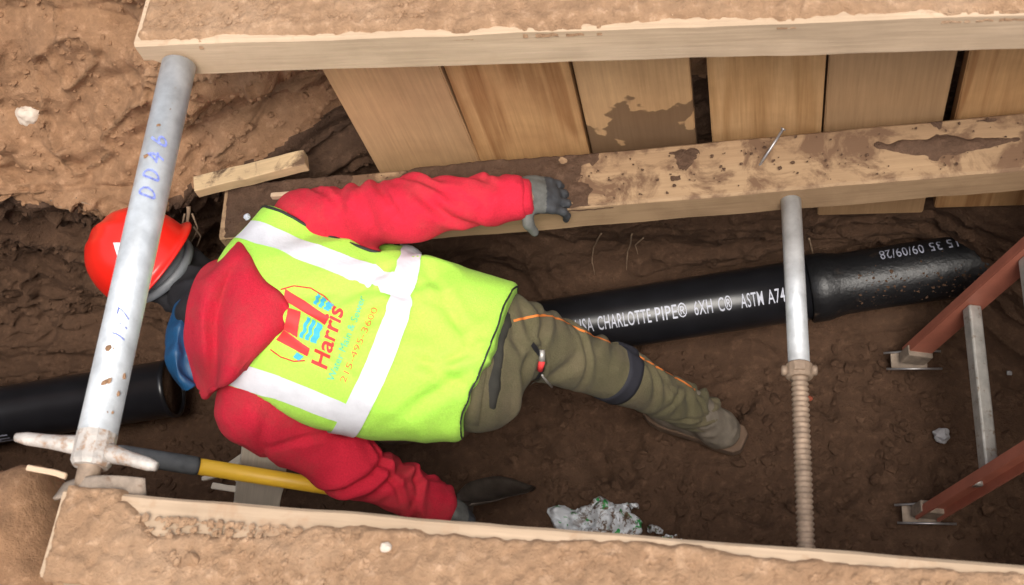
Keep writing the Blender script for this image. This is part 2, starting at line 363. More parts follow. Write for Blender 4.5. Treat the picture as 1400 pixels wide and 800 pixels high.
# ------------------------------------------------------------------ the earth: trench banks, floor, ground
XL, XR = -3.0, 1.02
def bank(name, knots, sign, mat, seed, M_=330, dx=0.009, amp=None):
    knots = sorted(knots, key=lambda k: k[0]); xs = np.arange(XL, XR + dx / 2, dx); kx = np.array([k[0] for k in knots]); kp = np.array([k[1] for k in knots], float)
    pr = np.stack([[np.interp(xs, kx, kp[:, j, c]) for c in (0, 1)] for j in range(kp.shape[1])], 0)   # K,2,nx
    pr = pr.transpose(2, 0, 1)
    V = np.zeros((len(xs), M_, 3))
    for i, x in enumerate(xs):
        q = pr[i]; seg = np.linalg.norm(np.diff(q, axis=0), axis=1); seg[0] *= 0.05
        s = np.concatenate([[0], np.cumsum(seg)]); t = np.linspace(0, s[-1], M_)
        V[i, :, 0] = x; V[i, :, 1] = np.interp(t, s, q[:, 0]); V[i, :, 2] = np.interp(t, s, q[:, 1])
    k = np.ones(9) / 9
    for c in (1, 2):
        pad = np.pad(V[:, :, c], ((0, 0), (4, 4)), 'edge'); V[:, :, c] = np.apply_along_axis(lambda r: np.convolve(r, k, 'valid'), 1, pad)
    a = amp(V) if amp else np.ones(V.shape[:2])
    W = V + 0.12 * np.stack([vnoise(V * 2.2, seed + 50 + c) for c in range(3)], -1)
    st = W * np.array([1.0, 1.6, 3.4])
    led = 1 - np.abs(fbm(st, 1.7, 4, seed)); blk = fbm(W * np.array([1, 1.3, 1.5]), 3.2, 4, seed + 9); fine = fbm(V, 13, 4, seed + 20)
    vor = np.abs(vnoise(W * 7.0, seed + 31))
    crk = np.abs(fbm(W * np.array([1, 1.5, 1.9]), 5.5, 3, seed + 40)); gr = fbm(V, 46, 3, seed + 44)
    disp = a * (0.085 * (led ** 2 - 0.55) + 0.060 * blk + 0.020 * fine + 0.016 * (vor - 0.25) - 0.030 * np.exp(-(crk / .05) ** 2)) + (a * .6 + .3) * .007 * gr
    du = np.gradient(V, axis=1); N_ = np.stack([np.zeros(V.shape[:2]), -sign * du[..., 2], sign * du[..., 1]], -1)
    N_ /= np.linalg.norm(N_, axis=-1)[..., None] + 1e-9
    V = V + N_ * disp[..., None]
    F = grid_faces(len(xs), M_)
    if sign > 0: F = F[:, ::-1]
    return tag(make(name, V.reshape(-1, 3), F, mat, origin=(0, 0, 0)), kind='structure'), V
far_k = [
 (-3.0, [(5, 1.5), (2.3, 1.52), (2.10, 1.44), (1.98, 1.28), (1.80, 1.08), (1.66, .94), (1.66, .86), (1.75, .72), (1.74, .35), (1.62, .06), (1.45, -.06)]),
 (-1.9, [(5, 1.5), (2.3, 1.52), (2.06, 1.44), (1.92, 1.26), (1.76, 1.06), (1.60, .94), (1.60, .86), (1.73, .72), (1.73, .35), (1.62, .06), (1.45, -.06)]),
 (-1.5, [(5, 1.5), (2.2, 1.52), (1.98, 1.44), (1.86, 1.26), (1.75, 1.06), (1.62, .94), (1.64, .86), (1.76, .72), (1.76, .35), (1.65, .06), (1.45, -.06)]),
 (-1.25, [(5, 1.5), (2.1, 1.52), (1.88, 1.48), (1.77, 1.36), (1.74, 1.24), (1.84, 1.12), (1.76, .99), (1.66, .90), (1.80, .45), (1.7, .08), (1.45, -.06)]),
 (-1.02, [(5, 1.5), (2.1, 1.52), (1.86, 1.50), (1.79, 1.38), (1.77, 1.24), (1.86, 1.12), (1.83, .95), (1.78, .78), (1.82, .45), (1.75, .08), (1.45, -.06)]),
 (-.9, [(5, 1.5), (2.1, 1.52), (1.90, 1.52), (1.85, 1.45), (1.85, 1.2), (1.85, 1.0), (1.83, .85), (1.79, .70), (1.83, .42), (1.78, .1), (1.5, -.06)]),
 (.74, [(5, 1.5), (2.1, 1.52), (1.92, 1.52), (1.88, 1.45), (1.88, 1.2), (1.88, 1.0), (1.86, .85), (1.80, .62), (1.70, .40), (1.58, .1), (1.45, -.06)]),
 (.50, [(5, 1.5), (2.1, 1.52), (1.92, 1.52), (1.88, 1.45), (1.88, 1.2), (1.88, 1.0), (1.86, .85), (1.85, .62), (1.86, .40), (1.84, .1), (1.55, -.06)]),
 (1.02, [(5, 1.5), (2.1, 1.52), (1.92, 1.52), (1.88, 1.45), (1.88, 1.2), (1.88, 1.0), (1.86, .85), (1.84, .62), (1.74, .40), (1.60, .1), (1.5, -.06)])]
def far_amp(V):
    a = 0.25 + 0.75 * sstep(-.92, -1.1, V[..., 0]); a = np.maximum(a, 0.55 * sstep(.8, .45, V[..., 2])); return a * (1 - 0.7 * sstep(1.9, 2.4, V[..., 1]))
far_bank, FB = bank('trench_bank', far_k, +1, MAT['soil_bank'], 3, amp=far_amp)
def shade_low(o, Vb, seed):   # shade of the deep trench, plus moisture, painted in as darker soil; ragged edge
    o.data.materials.append(MAT['soil_wet_shade']); o.data.materials.append(MAT['soil_floor']); V = Vb.reshape(-1, 3); F = grid_faces(Vb.shape[0], Vb.shape[1])[:, ::1]; c = V[F].mean(1)
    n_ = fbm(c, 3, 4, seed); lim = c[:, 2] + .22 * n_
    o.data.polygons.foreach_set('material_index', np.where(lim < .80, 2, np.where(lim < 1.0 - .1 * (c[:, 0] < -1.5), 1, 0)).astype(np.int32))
shade_low(far_bank, FB, 6)
near_k = [
 (-3.0, [(-4, 1.5), (-.5, 1.5), (.3, 1.5), (.58, 1.48), (.70, 1.44), (.73, 1.36), (.70, 1.1), (.66, .8), (.62, .5), (.58, .2), (.7, -.06)]),
 (-1.36, [(-4, 1.5), (-.5, 1.5), (.3, 1.5), (.56, 1.49), (.69, 1.45), (.72, 1.36), (.69, 1.1), (.62, .8), (.58, .5), (.56, .2), (.7, -.06)]),
 (-1.20, [(-4, 1.5), (-.5, 1.49), (.25, 1.47), (.40, 1.45), (.46, 1.43), (.47, 1.3), (.46, 1.1), (.45, .8), (.46, .5), (.5, .2), (.7, -.06)]),
 (1.02, [(-4, 1.5), (-.5, 1.49), (.15, 1.47), (.28, 1.45), (.34, 1.42), (.35, 1.3), (.35, 1.1), (.36, .8), (.38, .5), (.42, .2), (.7, -.06)])]
def near_amp(V): return (0.25 + 0.45 * sstep(-1.2, -1.4, V[..., 0])) * (1 - 0.6 * sstep(.1, -.6, V[..., 1]))
near_bank, NB = bank('trench_bank', near_k, -1, MAT['soil_bank'], 11, M_=150, dx=0.02, amp=near_amp)
# floor
fx = np.arange(XL, XR + .001, 0.0125); fy = np.arange(.35, 2.02, 0.0125)
GX, GY = np.meshgrid(fx, fy, indexing='ij'); P3 = np.stack([GX, GY, 0 * GX], -1)
PR = [(random.uniform(-.75, .75), random.uniform(.95, 1.5), random.uniform(0, 3.14), random.uniform(.7, 1.1)) for _ in range(16)]
def prints(X, Y):   # boot prints trodden into the soil
    r = 0 * X
    for x, y, a, k in PR:
        u = (X - x) * math.cos(a) + (Y - y) * math.sin(a); v = -(X - x) * math.sin(a) + (Y - y) * math.cos(a); d = np.sqrt((u / .135) ** 2 + (v / (.048 + .012 * np.sign(u))) ** 2)
        r = r + k * (-.020 * sstep(1.0, .72, d) + .010 * np.exp(-((d - 1.12) / .14) ** 2) + .004 * sstep(.9, .7, d) * np.sin(u * 330))
    return r
def floor_z(X, Y):
    p = np.stack([X, Y, 0 * X], -1)
    return 0.036 * fbm(p, 2.6, 4, 71) + 0.024 * fbm(p, 9, 4, 72) - 0.02 * np.exp(-(fbm(p, 4.5, 3, 74) / .05) ** 2) * .6 + 0.005 * (np.abs(vnoise(p * 19 + 3, 73)) - .3) + prints(X, Y) + 0.06 * sstep(1.72, 1.95, Y) - 0.03
FZ = floor_z(GX, GY)
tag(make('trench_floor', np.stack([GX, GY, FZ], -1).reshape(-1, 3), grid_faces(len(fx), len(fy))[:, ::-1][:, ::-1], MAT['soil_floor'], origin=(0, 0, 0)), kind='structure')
# end walls of the excavation
for nm, xx, sg in (('trench_end_wall', XL, 1), ('trench_end_wall', XR, -1)):
    yy = np.arange(.1, 2.3, 0.03); zz = np.arange(-.1, 1.53, 0.03); A, B_ = np.meshgrid(yy, zz, indexing='ij')
    X_ = xx + sg * (0.05 * fbm(np.stack([A, B_, 0 * A + xx], -1), 4, 4, 81) - 0.02) - sg * 0.0 + sg * 0.06 * (1 - B_ / 1.5)
    Fg = grid_faces(len(yy), len(zz)); tag(make(nm, np.stack([X_, A, B_], -1).reshape(-1, 3), Fg if sg > 0 else Fg[:, ::-1], MAT['soil_bank'], origin=(0, 0, 0)), kind='structure')
# open ground out to the horizon, a frame round the dig
R0 = [(XL + .02, -3.9), (XR - .02, -3.9), (XR - .02, 4.9), (XL + .02, 4.9)]; B0 = [(-600, -600), (600, -600), (600, 600), (-600, 600)]
gv = [(x, y, 1.485) for x, y in R0] + [(x, y, 1.485) for x, y in B0]
tag(make('ground', gv, [[0, 4, 5, 1], [1, 5, 6, 2], [2, 6, 7, 3], [3, 7, 4, 0]], MAT['soil_bank'], origin=(0, 0, 0), smooth=False), kind='structure')

def lumps(name, pts, sizes, mat, parent=None, seed=0, flat=0.7):
    """many small clods joined in one mesh"""
    bm = bmesh.new(); bmesh.ops.create_icosphere(bm, subdivisions=1, radius=1); bv = np.array([v.co[:] for v in bm.verts]); bf = np.array([[v.index for v in f.verts] for f in bm.faces]); bm.free()
    n = len(pts); r = np.random.default_rng(seed); k = len(bv)
    ang = r.uniform(0, 6.28, n); jit = 1 + r.uniform(-.32, .32, (n, k)); sc = np.stack([np.ones(n), r.uniform(.6, 1, n), r.uniform(.5, 1, n) * flat], -1)
    V = bv[None] * jit[..., None] * sc[:, None, :] * np.array(sizes)[:, None, None]
    ca, sa = np.cos(ang)[:, None], np.sin(ang)[:, None]
    V = np.stack([V[..., 0] * ca - V[..., 1] * sa, V[..., 0] * sa + V[..., 1] * ca, V[..., 2]], -1) + np.array(pts)[:, None, :]
    F = (bf[None] + (np.arange(n) * k)[:, None, None]).reshape(-1, 3)
    return make(name, V.reshape(-1, 3), F, mat, parent=parent, origin=None if parent else (0, 0, 0), smooth=False)

# ------------------------------------------------------------------ timber
def beam(name, A, B, wid, hei, mat, label, cat='beam', group=None, rough=0.0025, seg=0.02, seed=0, chip=None):
    """A,B: world ends of the FRONT TOP edge (towards the trench); wid goes to back (sign), hei down. local X along, origin at centre base"""
    A = np.array(A, float); B = np.array(B, float); L_ = np.linalg.norm(B - A); ang = math.atan2(B[1] - A[1], B[0] - A[0]); slope = (B[2] - A[2]) / L_
    back = np.array([-math.sin(ang), math.cos(ang), 0]) * (1 if wid > 0 else -1); w = abs(wid)
    c = (A + B) / 2 + back * w / 2 - np.array([0, 0, hei])
    n = max(4, int(L_ / seg)); xs = np.linspace(-L_ / 2, L_ / 2, n)
    e = 0.006; h2 = w / 2
    prof = [(-h2 + e, 0), (h2 - e, 0), (h2, e), (h2, hei - e), (h2 - e, hei), (0, hei), (-h2 + e, hei), (-h2, hei - e), (-h2, hei / 2), (-h2, e)]
    V = np.array([[[x, y, z] for y, z in prof] for x in xs]); V[..., 1] += rough * fbm(V * [1, 3, 3], 9, 3, seed) ; V[..., 2] += rough * fbm(V * [1, 3, 3] + 5, 9, 3, seed + 1)
    V[..., 2] += slope * V[..., 0]
    if chip is not None: V = chip(V)
    k = len(prof); F = [list(map(int, f)) for f in grid_faces(n, k, True)]; F += [list(range(k))[::-1], list(range((n - 1) * k, n * k))]
    o = make(name, V.reshape(-1, 3), F, mat, local=True, smooth=False); o.location = c; o.rotation_euler = (0, 0, ang)
    bm = bmesh.new(); bm.from_mesh(o.data); bmesh.ops.recalc_face_normals(bm, faces=bm.faces); bm.to_mesh(o.data); bm.free()
    o['half'] = 0; del o['half']
    tag(o, label, cat, group); return o, dict(L=L_, w=w, h=hei, ang=ang, c=c, slope=slope, sgn=1 if wid > 0 else -1)
def crust(parent, info, hfun, mat, name='dirt_layer', step=0.005, over=0.006, seed=0, x0=None, x1=None):
    """clumpy layer of soil on a beam's top face, local coords of the beam"""
    L_, w, h = info['L'], info['w'], info['h']
    xs = np.arange(-L_ / 2 if x0 is None else x0, (L_ / 2 if x1 is None else x1) + step / 2, step); ys = np.arange(-w / 2 - over, w / 2 + over + step / 2, step)
    X, Y = np.meshgrid(xs, ys, indexing='ij'); H = hfun(X, Y)
    edge = np.minimum(Y + w / 2 + over, w / 2 + over - Y); H = H - 0.03 * np.clip(1 - edge / 0.010, 0, 1)
    edx = np.minimum(X + L_ / 2, L_ / 2 - X); H = H - 0.02 * np.clip(1 - edx / 0.015, 0, 1)
    V = np.stack([X, Y, h + info['slope'] * X + np.maximum(H, -0.02)], -1); F = grid_faces(len(xs), len(ys))
    Hf = H.reshape(-1)[F]; F = F[(Hf > -0.002).any(1)]
    used = np.unique(F); mp = -np.ones(len(xs) * len(ys), int); mp[used] = np.arange(len(used))
    o = make(name, V.reshape(-1, 3)[used], mp[F], mat, parent=parent, local=True); tag(o, kind='stuff'); return o
def clump(X, Y, s):
    p = np.stack([X, Y, 0 * X], -1)
    cl = 1 - np.abs(fbm(p, 30, 3, s + 3)) * 2.2
    return 0.006 * fbm(p, 7, 4, s) + 0.005 * cl * np.abs(vnoise(p * 16, s + 8)) + 0.005 * fbm(p, 60, 3, s + 5) + 0.004 * np.maximum(0, vnoise(p * 110, s + 6)) + .004 * np.maximum(0, vnoise(p * 45, s + 7))

ZU = 1.61
def chip_u(V):   # knocked-off lower left corner
    k = sstep(-1.04, -1.115, V[..., 0]) ; low = V[..., 2] < 0.05
    V[..., 2] += np.where(low & (V[..., 1] < 0), 0.055 * k, 0); return V
uA = P(182, 62, ZU); uB = np.array([1.0, 1.497, ZU])
up_beam, ui = beam('timber_beam', uA, uB, 0.155, 0.108, MAT['timber'], 'pale sawn timber beam, top caked in dry dirt, above the plank sheeting', seed=1, chip=chip_u)
def hu(X, Y):
    p = np.stack([X, Y, 0 * X], -1); front = -ui['w'] / 2
    return 0.009 + clump(X, Y, 5) - 0.020 * sstep(0.024, 0.0, Y - front + 0.012 * fbm(p, 14, 4, 6))
crust(up_beam, ui, hu, MAT['soil_crust'])
ZL = 0.975
lA = np.array([-1.30, 1.462, ZL]); lB = np.array([1.0, 1.598, ZL])
lo_beam, li = beam('timber_beam', lA, lB, 0.152, 0.098, MAT['timber_muddy'], 'mud-smeared timber beam low on the planks, gripped by the gloved hand', seed=4)
def hl(X, Y):
    p = np.stack([X, Y, 0 * X], -1); f = fbm(p, 6.5, 5, 15); patch = 0.35 * fbm(p * [1, .8, 1], 2.4, 3, 16)
    left = sstep(0.22, -.42, X + .25 * fbm(p, 3.1, 3, 19)) * 0.85
    ridge = 0.9 * np.exp(-((Y - 0.020 - .018 * np.sin(X * 7)) / 0.020) ** 2) * sstep(.40, .46, X) + .9 * np.exp(-((Y - 0.062) / 0.012) ** 2) * sstep(.64, .68, X)
    m = f + patch + left + ridge + .28 * fbm(p, 34, 3, 21) - 0.40
    return np.clip(m, -1, .55) * 0.026 + 0.5 * clump(X, Y, 18) * np.clip(m + .2, 0, 1) - 0.0035
crust(lo_beam, li, hl, MAT['soil_wet_shade'], seed=2)
ZN = 1.58
nA = P(88, 668, ZN); nB = np.array([1.0, .478, ZN])
nr_beam, ni = beam('timber_beam', nA, nB, -0.155, 0.108, MAT['timber'], 'dirt-covered timber beam on the near lip of the trench, bare pale edge', seed=8)
def hn(X, Y):
    p = np.stack([X, Y, 0 * X], -1); front = ni['w'] / 2
    bare = 0.014 + 0.034 * sstep(-.98, -.90, X) * sstep(-.55, -.8, X) + 0.012 * sstep(-.98, -.9, X) * sstep(-.1, -.5, X)
    bare = np.where(X < -.99, -.02, bare)
    return 0.009 + clump(X, Y, 25) - 0.024 * sstep(bare + .012, bare - .004, front - Y + 0.014 * fbm(p, 12, 5, 26))
crust(nr_beam, ni, hn, MAT['soil_crust'], over=0.012)
# lower beam on the near side that takes the foot of the small jack
ln_beam, lni = beam('timber_beam', (-.55, .575, ZL), (1.0, .520, ZL), -0.152, 0.098, MAT['timber_muddy'], 'timber beam below the near lip, bearing the threaded jack end', seed=12)

# clods on the beams
def beam_clods(o, inf, n, mat, seed, smin_=.002, smax_=.009, fr=0.0):
    r = np.random.default_rng(seed); X = r.uniform(-inf['L'] / 2 + .01, inf['L'] / 2, n); Y = r.uniform(-inf['w'] / 2 + .012, inf['w'] / 2 - .012, n)
    if inf['sgn'] > 0: Y = np.maximum(Y, -inf['w'] / 2 + .012 + fr)
    else: Y = np.minimum(Y, inf['w'] / 2 - .012 - fr)
    s = smin_ + (smax_ - smin_) * r.random(n) ** 4
    c = lumps('loose_clods', np.stack([X, Y, inf['h'] + .009 + 0 * X], -1), s, mat, None, seed); c.data.transform(Matrix.Identity(4)); c.parent = o; tag(c, kind='stuff')
beam_clods(up_beam, ui, 3000, MAT['soil_crust'], 41, .0015, .008, fr=.03); beam_clods(nr_beam, ni, 3500, MAT['soil_crust'], 42, .0015, .009, fr=.03); beam_clods(lo_beam, li, 260, MAT['soil_wet_shade'], 43, .002, .006)

# vertical plank sheeting: one thing, each plank a part
def plank_y(x): return 1.712 + 0.020 * (x + 1)
def Q(px, py, Y):
    d = RW @ np.array([px - 700, py - 400, FPX]); t = Y / d[1]; return d * t + np.array([0, 0, CAMH])
sheet = thing('plank_sheeting', (-.2, 1.75, .5), 'upright wooden sheeting planks lining the far trench wall behind two beams', 'sheeting')
pl = [(450, 108, 608, 103, .70, 'plank_plain', -3.0), (611, 103, 779, 98, .74, 'plank_grain', -.6), (784, 98, 942, 90, .72, 'plank_stain', 0), (966, 90, 1130, 85, .70, 'plank', 0), (1134, 85, 1311, 78, .50, 'plank_plain', .2)]
xs_pl = [(Q(a, b, plank_y(-.4))[0], Q(c, d, plank_y(-.4))[0], zb, m, tl) for a, b, c, d, zb, m, tl in pl]
xs_pl += [(.472, .745, .515, 'plank_grain', 0), (.752, 1.0, .56, 'plank', 0)]
for k, (x0, x1, zb, m, tl) in enumerate(xs_pl):
    w = x1 - x0; zt = 1.66 + random.uniform(-.04, .05); h = zt - zb; xm = (x0 + x1) / 2
    V, F = box((0, 0, 0), (h, .045, w)); bm = bmesh.new(); vs = [bm.verts.new(v) for v in V]; [bm.faces.new([vs[i] for i in f]) for f in F]
    bmesh.ops.recalc_face_normals(bm, faces=bm.faces); bmesh.ops.bevel(bm, geom=bm.edges[:], offset=.003, segments=2, affect='EDGES')
    me = bpy.data.meshes.new('plank'); bm.to_mesh(me); bm.free(); me.materials.append(MAT[m])
    o = bpy.data.objects.new('plank', me); COL.objects.link(o); o.parent = sheet
    wc = Vector((xm, plank_y(xm) + .023 + random.uniform(0, .006), (zt + zb) / 2)); o.location = wc - sheet.location
    o.rotation_euler = (0, math.radians(-90 + tl * .5), random.uniform(-.006, .006))
# ------------------------------------------------------------------ jacks
def text_mesh(s, size=1.0, bold=0.0, spacing=1.0):
    c = bpy.data.curves.new('t', 'FONT'); c.body = s; c.size = size; c.space_character = spacing; c.resolution_u = 3; c.offset = bold
    o = bpy.data.objects.new('t', c); COL.objects.link(o); bpy.context.view_layer.update()
    dg = bpy.context.evaluated_depsgraph_get(); me = bpy.data.meshes.new_from_object(o.evaluated_get(dg))
    bm = bmesh.new(); bm.from_mesh(me); bmesh.ops.triangulate(bm, faces=bm.faces)
    for _ in range(1):
        bmesh.ops.subdivide_edges(bm, edges=[e for e in bm.edges if e.calc_length() > .25 * size], cuts=2)
    bmesh.ops.triangulate(bm, faces=bm.faces)
    V = np.array([v.co[:] for v in bm.verts]); F = [[v.index for v in f.verts] for f in bm.faces]; bm.free()
    bpy.data.objects.remove(o); bpy.data.curves.remove(c); bpy.data.meshes.remove(me)
    return V, F
def wrap(V2, A, ax, up, r, a0, x0=0.0, y0=0.0, sx=1.0, sy=1.0):
    """flat text -> on a cylinder: x along axis from A, y round the cylinder, a0 angle from 'up' """
    ax = np.array(ax, float); ax /= np.linalg.norm(ax); up = np.array(up, float); up -= ax * (up @ ax); up /= np.linalg.norm(up); sd_ = np.cross(ax, up)
    x = x0 + V2[:, 0] * sx; y = y0 + V2[:, 1] * sy; th = a0 - y / r
    return np.array(A) + x[:, None] * ax + r * (np.cos(th)[:, None] * up + np.sin(th)[:, None] * sd_)
LJ = P(245, 95, 1.55); RJ = P(125, 640, 1.55)
jx = -1.171; jz = 1.555
big = thing('screw_jack', (jx, 1.1, jz - .036), 'thick galvanised brace tube with blue scrawl, crossing over the hard hat', 'trench jack')
f0 = 1.552
V, F = tube([(jx, f0, jz), (jx, .735, jz)], .0355, 40); make('tube', V, F, MAT['galv'], big)
V, F = tube([(jx, .80, jz), (jx, .615, jz)], .021, 20); make('screw', V, F, MAT['rust'], big)
V, F = tube([(jx, .745, jz), (jx, .735, jz), (jx, .680, jz), (jx, .672, jz)], [.030, .036, .036, .031], 12); make('handle_nut', V, F, MAT['zinc_dirty'], big, smooth=False)
a1 = P(22, 598, 1.56); a2 = P(214, 638, 1.56)
for a_, b_ in ((np.array([jx - .025, .712, jz]), a1), (np.array([jx + .025, .700, jz]), a2)):
    pts = np.linspace(a_, b_, 7); V, F = tube(pts, [.019, .017, .0145, .013, .0125, .012, .008], 10); make('handle', V, F, MAT['zinc_dirty'], big)
# cupped foot plate on the near beam
xs_ = np.linspace(-.085, .085, 18); ys_ = np.linspace(-.016, .020, 8); pv = []
for x in xs_:
    for y in ys_: pv.append((jx + .03 + x, (.628 + y), jz - .004 + .030 * (1 - (x / .085) ** 2) + .02 * y / .03 * (x / .085)))
o = make('foot_plate', pv, grid_faces(18, 8), MAT['mud_metal'], big); sm = o.modifiers.new('s', 'SOLIDIFY'); sm.thickness = .006
cd = np.array([0, 0, CAMH]) - np.array([jx, 1.2, jz]); axv = np.array([0, 1., 0]); upv = cd - axv * (cd @ axv)
for txt, px, py, sz in (('0 0 4 6', 193, 275, .052), ('1 : 7', 153, 468, .036)):
    V2, F2 = text_mesh(txt, sz); yw = P(px, py, jz + .035)[1]
    V2 = V2 * [1, 1, 1]; V2[:, 0] += .010 * np.sin(V2[:, 1] * 60); make('scrawl', wrap(V2, (jx, yw, jz), axv, upv, .0362, -.30, 0, -.022), F2, MAT['blue_ink'], big, smooth=False)
# patches of dried mud on the tube
r_ = np.random.default_rng(5); ys = list(r_.uniform(.76, .92, 8)) + list(r_.uniform(1.3, 1.42, 3)); th = r_.uniform(-.8, .75, len(ys)); upn = upv / np.linalg.norm(upv); sdn = np.cross(axv, upn)
pts = [np.array([jx, y, jz]) + .0355 * (math.cos(t) * upn + math.sin(t) * sdn) for y, t in zip(ys, th)]
tag(lumps('mud_spots', pts, r_.uniform(.002, .008, len(ys)), MAT['soil_bank'], big, 6), kind='stuff')

rx, rz = .094, .925
small = thing('screw_jack', (rx, 1.1, rz - .024), 'slim galvanised jack with long rusty thread and collar nut, beside the ladder', 'trench jack')
yF = 1.462 + (rx + 1.3) * (.136 / 2.3)
V, F = tube([(rx - .004, yF, rz), (rx, 1.125, rz)], .0235, 32); make('tube', V, F, MAT['galv'], small)
ny = np.arange(1.14, .585, -.0030); ph = np.arange(len(ny)); rr = .0172 + .0022 * np.cos(ph * 2 * math.pi / 4)
V, F = tube([(rx, y, rz) for y in ny], rr, 20); make('screw', V, F, MAT['rust'], small)
V, F = tube([(rx, y, rz) for y in (1.128, 1.124, 1.098, 1.094)], [.026, .030, .030, .026], 16); o = make('collar_nut', V, F, MAT['rust'], small, smooth=False)
for s in (-1, 1):
    V, F = tube([(rx + s * .026, 1.111, rz + .004), (rx + s * .036, 1.111, rz + .004), (rx + s * .039, 1.111, rz + .004)], [.012, .012, .008], 10); make('lug', V, F, MAT['rust'], small)
V, F = box((rx, 1.1105, rz + .0305), (.022, .016, .006)); make('lug', V, F, MAT['rust'], small, smooth=False)
V, F = box((rx, .581, rz), (.09, .010, .08)); make('foot_plate', V, F, MAT['rust'], small, smooth=False)

# ------------------------------------------------------------------ pipes
ZP = .165; RP = .0885
pM = P(800, 436, ZP + .0); pR = P(1068, 408, ZP)
pL = P(100, 558, ZP); dirp = (pR - pL); dirp[2] = 0; dirp /= np.linalg.norm(dirp)
pm = (pM + pR) / 2
def on_axis(px):  # point on the pipe axis at a given picture column
    t = np.linspace(-3, 3, 6001); X = pm + t[:, None] * dirp; return X[np.argmin(abs(proj(X)[:, 0] - px))]
def pipe(name, stations, mat, label, n=64):
    pts = [p for p, r in stations]; rad = [r for p, r in stations]; base = np.mean([pts[0], pts[-1]], 0); base[2] = ZP - RP
    t = thing(name, base, label, 'pipe'); V, F = tube(pts, rad, n, cap=False); o = make('barrel', V, F, mat, t); s = o.modifiers.new('s', 'SOLIDIFY'); s.thickness = .008; s.offset = -1
    return t
def st(px, *offs_r):
    b = on_axis(px); return [(b + dirp * o_, r) for o_, r in offs_r]
hubp = on_axis(1118)
main = pipe('cast_iron_pipe', [(on_axis(640), RP)] + [(on_axis(640) * (1 - t) + hubp * t, RP) for t in (.25, .5, .75)] + [(hubp, RP)], MAT['iron'], 'clean black cast iron pipe with white lettering, beside the worker')
back = pipe('cast_iron_pipe', [(hubp - dirp * .030, RP + .004), (hubp - dirp * .026, RP + .011), (hubp + dirp * .020, RP + .011), (hubp + dirp * .040, RP + .006), (hubp + dirp * .07, RP + .001), (hubp + dirp * .11, RP), (hubp + dirp * .4, RP), (hubp + dirp * 1.0, RP)], MAT['iron_dirty'], 'muddy black pipe length with bell hub, running into the bank by the ladder')
eL = on_axis(238)
left = pipe('cast_iron_pipe', [(eL - dirp * 1.38, RP), (eL - dirp * .6, RP), (eL - dirp * .02, RP), (eL - dirp * .016, RP + .003), (eL, RP + .003)], MAT['iron'], 'black pipe length ending in the open beneath the hard hat and galvanised tube')
V, F = tube([eL - dirp * .012, eL - dirp * .010], [RP - .004, RP - .004], 40); make('mouth_shade_disc', V, F, MAT['soil_floor'], left)  # added dark disc standing in for the shadowed hollow of the pipe mouth
r_ = np.random.default_rng(23); mu_ = []; bdn = np.cross(dirp, (0, 0, 1.))
for k in range(170):
    t_ = r_.uniform(.08, .50); th = r_.normal(.05, .35); mu_.append(hubp + dirp * t_ + RP * (math.cos(th) * (bdn * .80 + np.array([0, 0, .60])) + math.sin(th) * (np.array([0, 0, .80]) - bdn * .60)))
tag(lumps('mud_spots', mu_, .0015 + .005 * r_.random(170) ** 2.5, MAT['soil_wet_shade'], back, 24), kind='stuff')
cdir = np.array([0, 0, CAMH]) - pm
def pipe_text(s, px0, px1, parent, mat, ang, flip=False, size=.041):
    V2, F2 = text_mesh(s, 1.0, .004, 1.08); w = V2[:, 0].max() - V2[:, 0].min(); V2[:, 0] -= V2[:, 0].min(); V2[:, 1] -= .35
    a, b = on_axis(px0), on_axis(px1); L_ = np.linalg.norm(b - a); sx = L_ / w; sy = size / .70
    if flip: V2 = V2 * [-1, -1, 1]; V2[:, 0] += w
    V = wrap(V2, a, dirp, cdir, RP + .0009, ang, sx=sx, sy=sy); make('lettering', V, F2, mat, parent, smooth=False)
for w_, a_, b_ in (('®', 768, 778), ('USA', 790, 813), ('CHARLOTTE', 819, 890), ('PIPE®', 896, 938), ('6XH', 948, 972), ('C®', 980, 998), ('ASTM', 1010, 1040), ('A74', 1046, 1069)): pipe_text(w_, a_, b_, main, MAT['white'], .05)
pipe_text('09/09/28', 1203, 1262, back, MAT['white_worn'], -.80, True, .036); pipe_text('35', 1270, 1286, back, MAT['white_worn'], -.82, True, .036); pipe_text('15', 1294, 1308, back, MAT['white_worn'], -.84, True, .036)
pipe_text('PIPE', -60, 20, left, MAT['white_worn'], 1.0, False, .04)

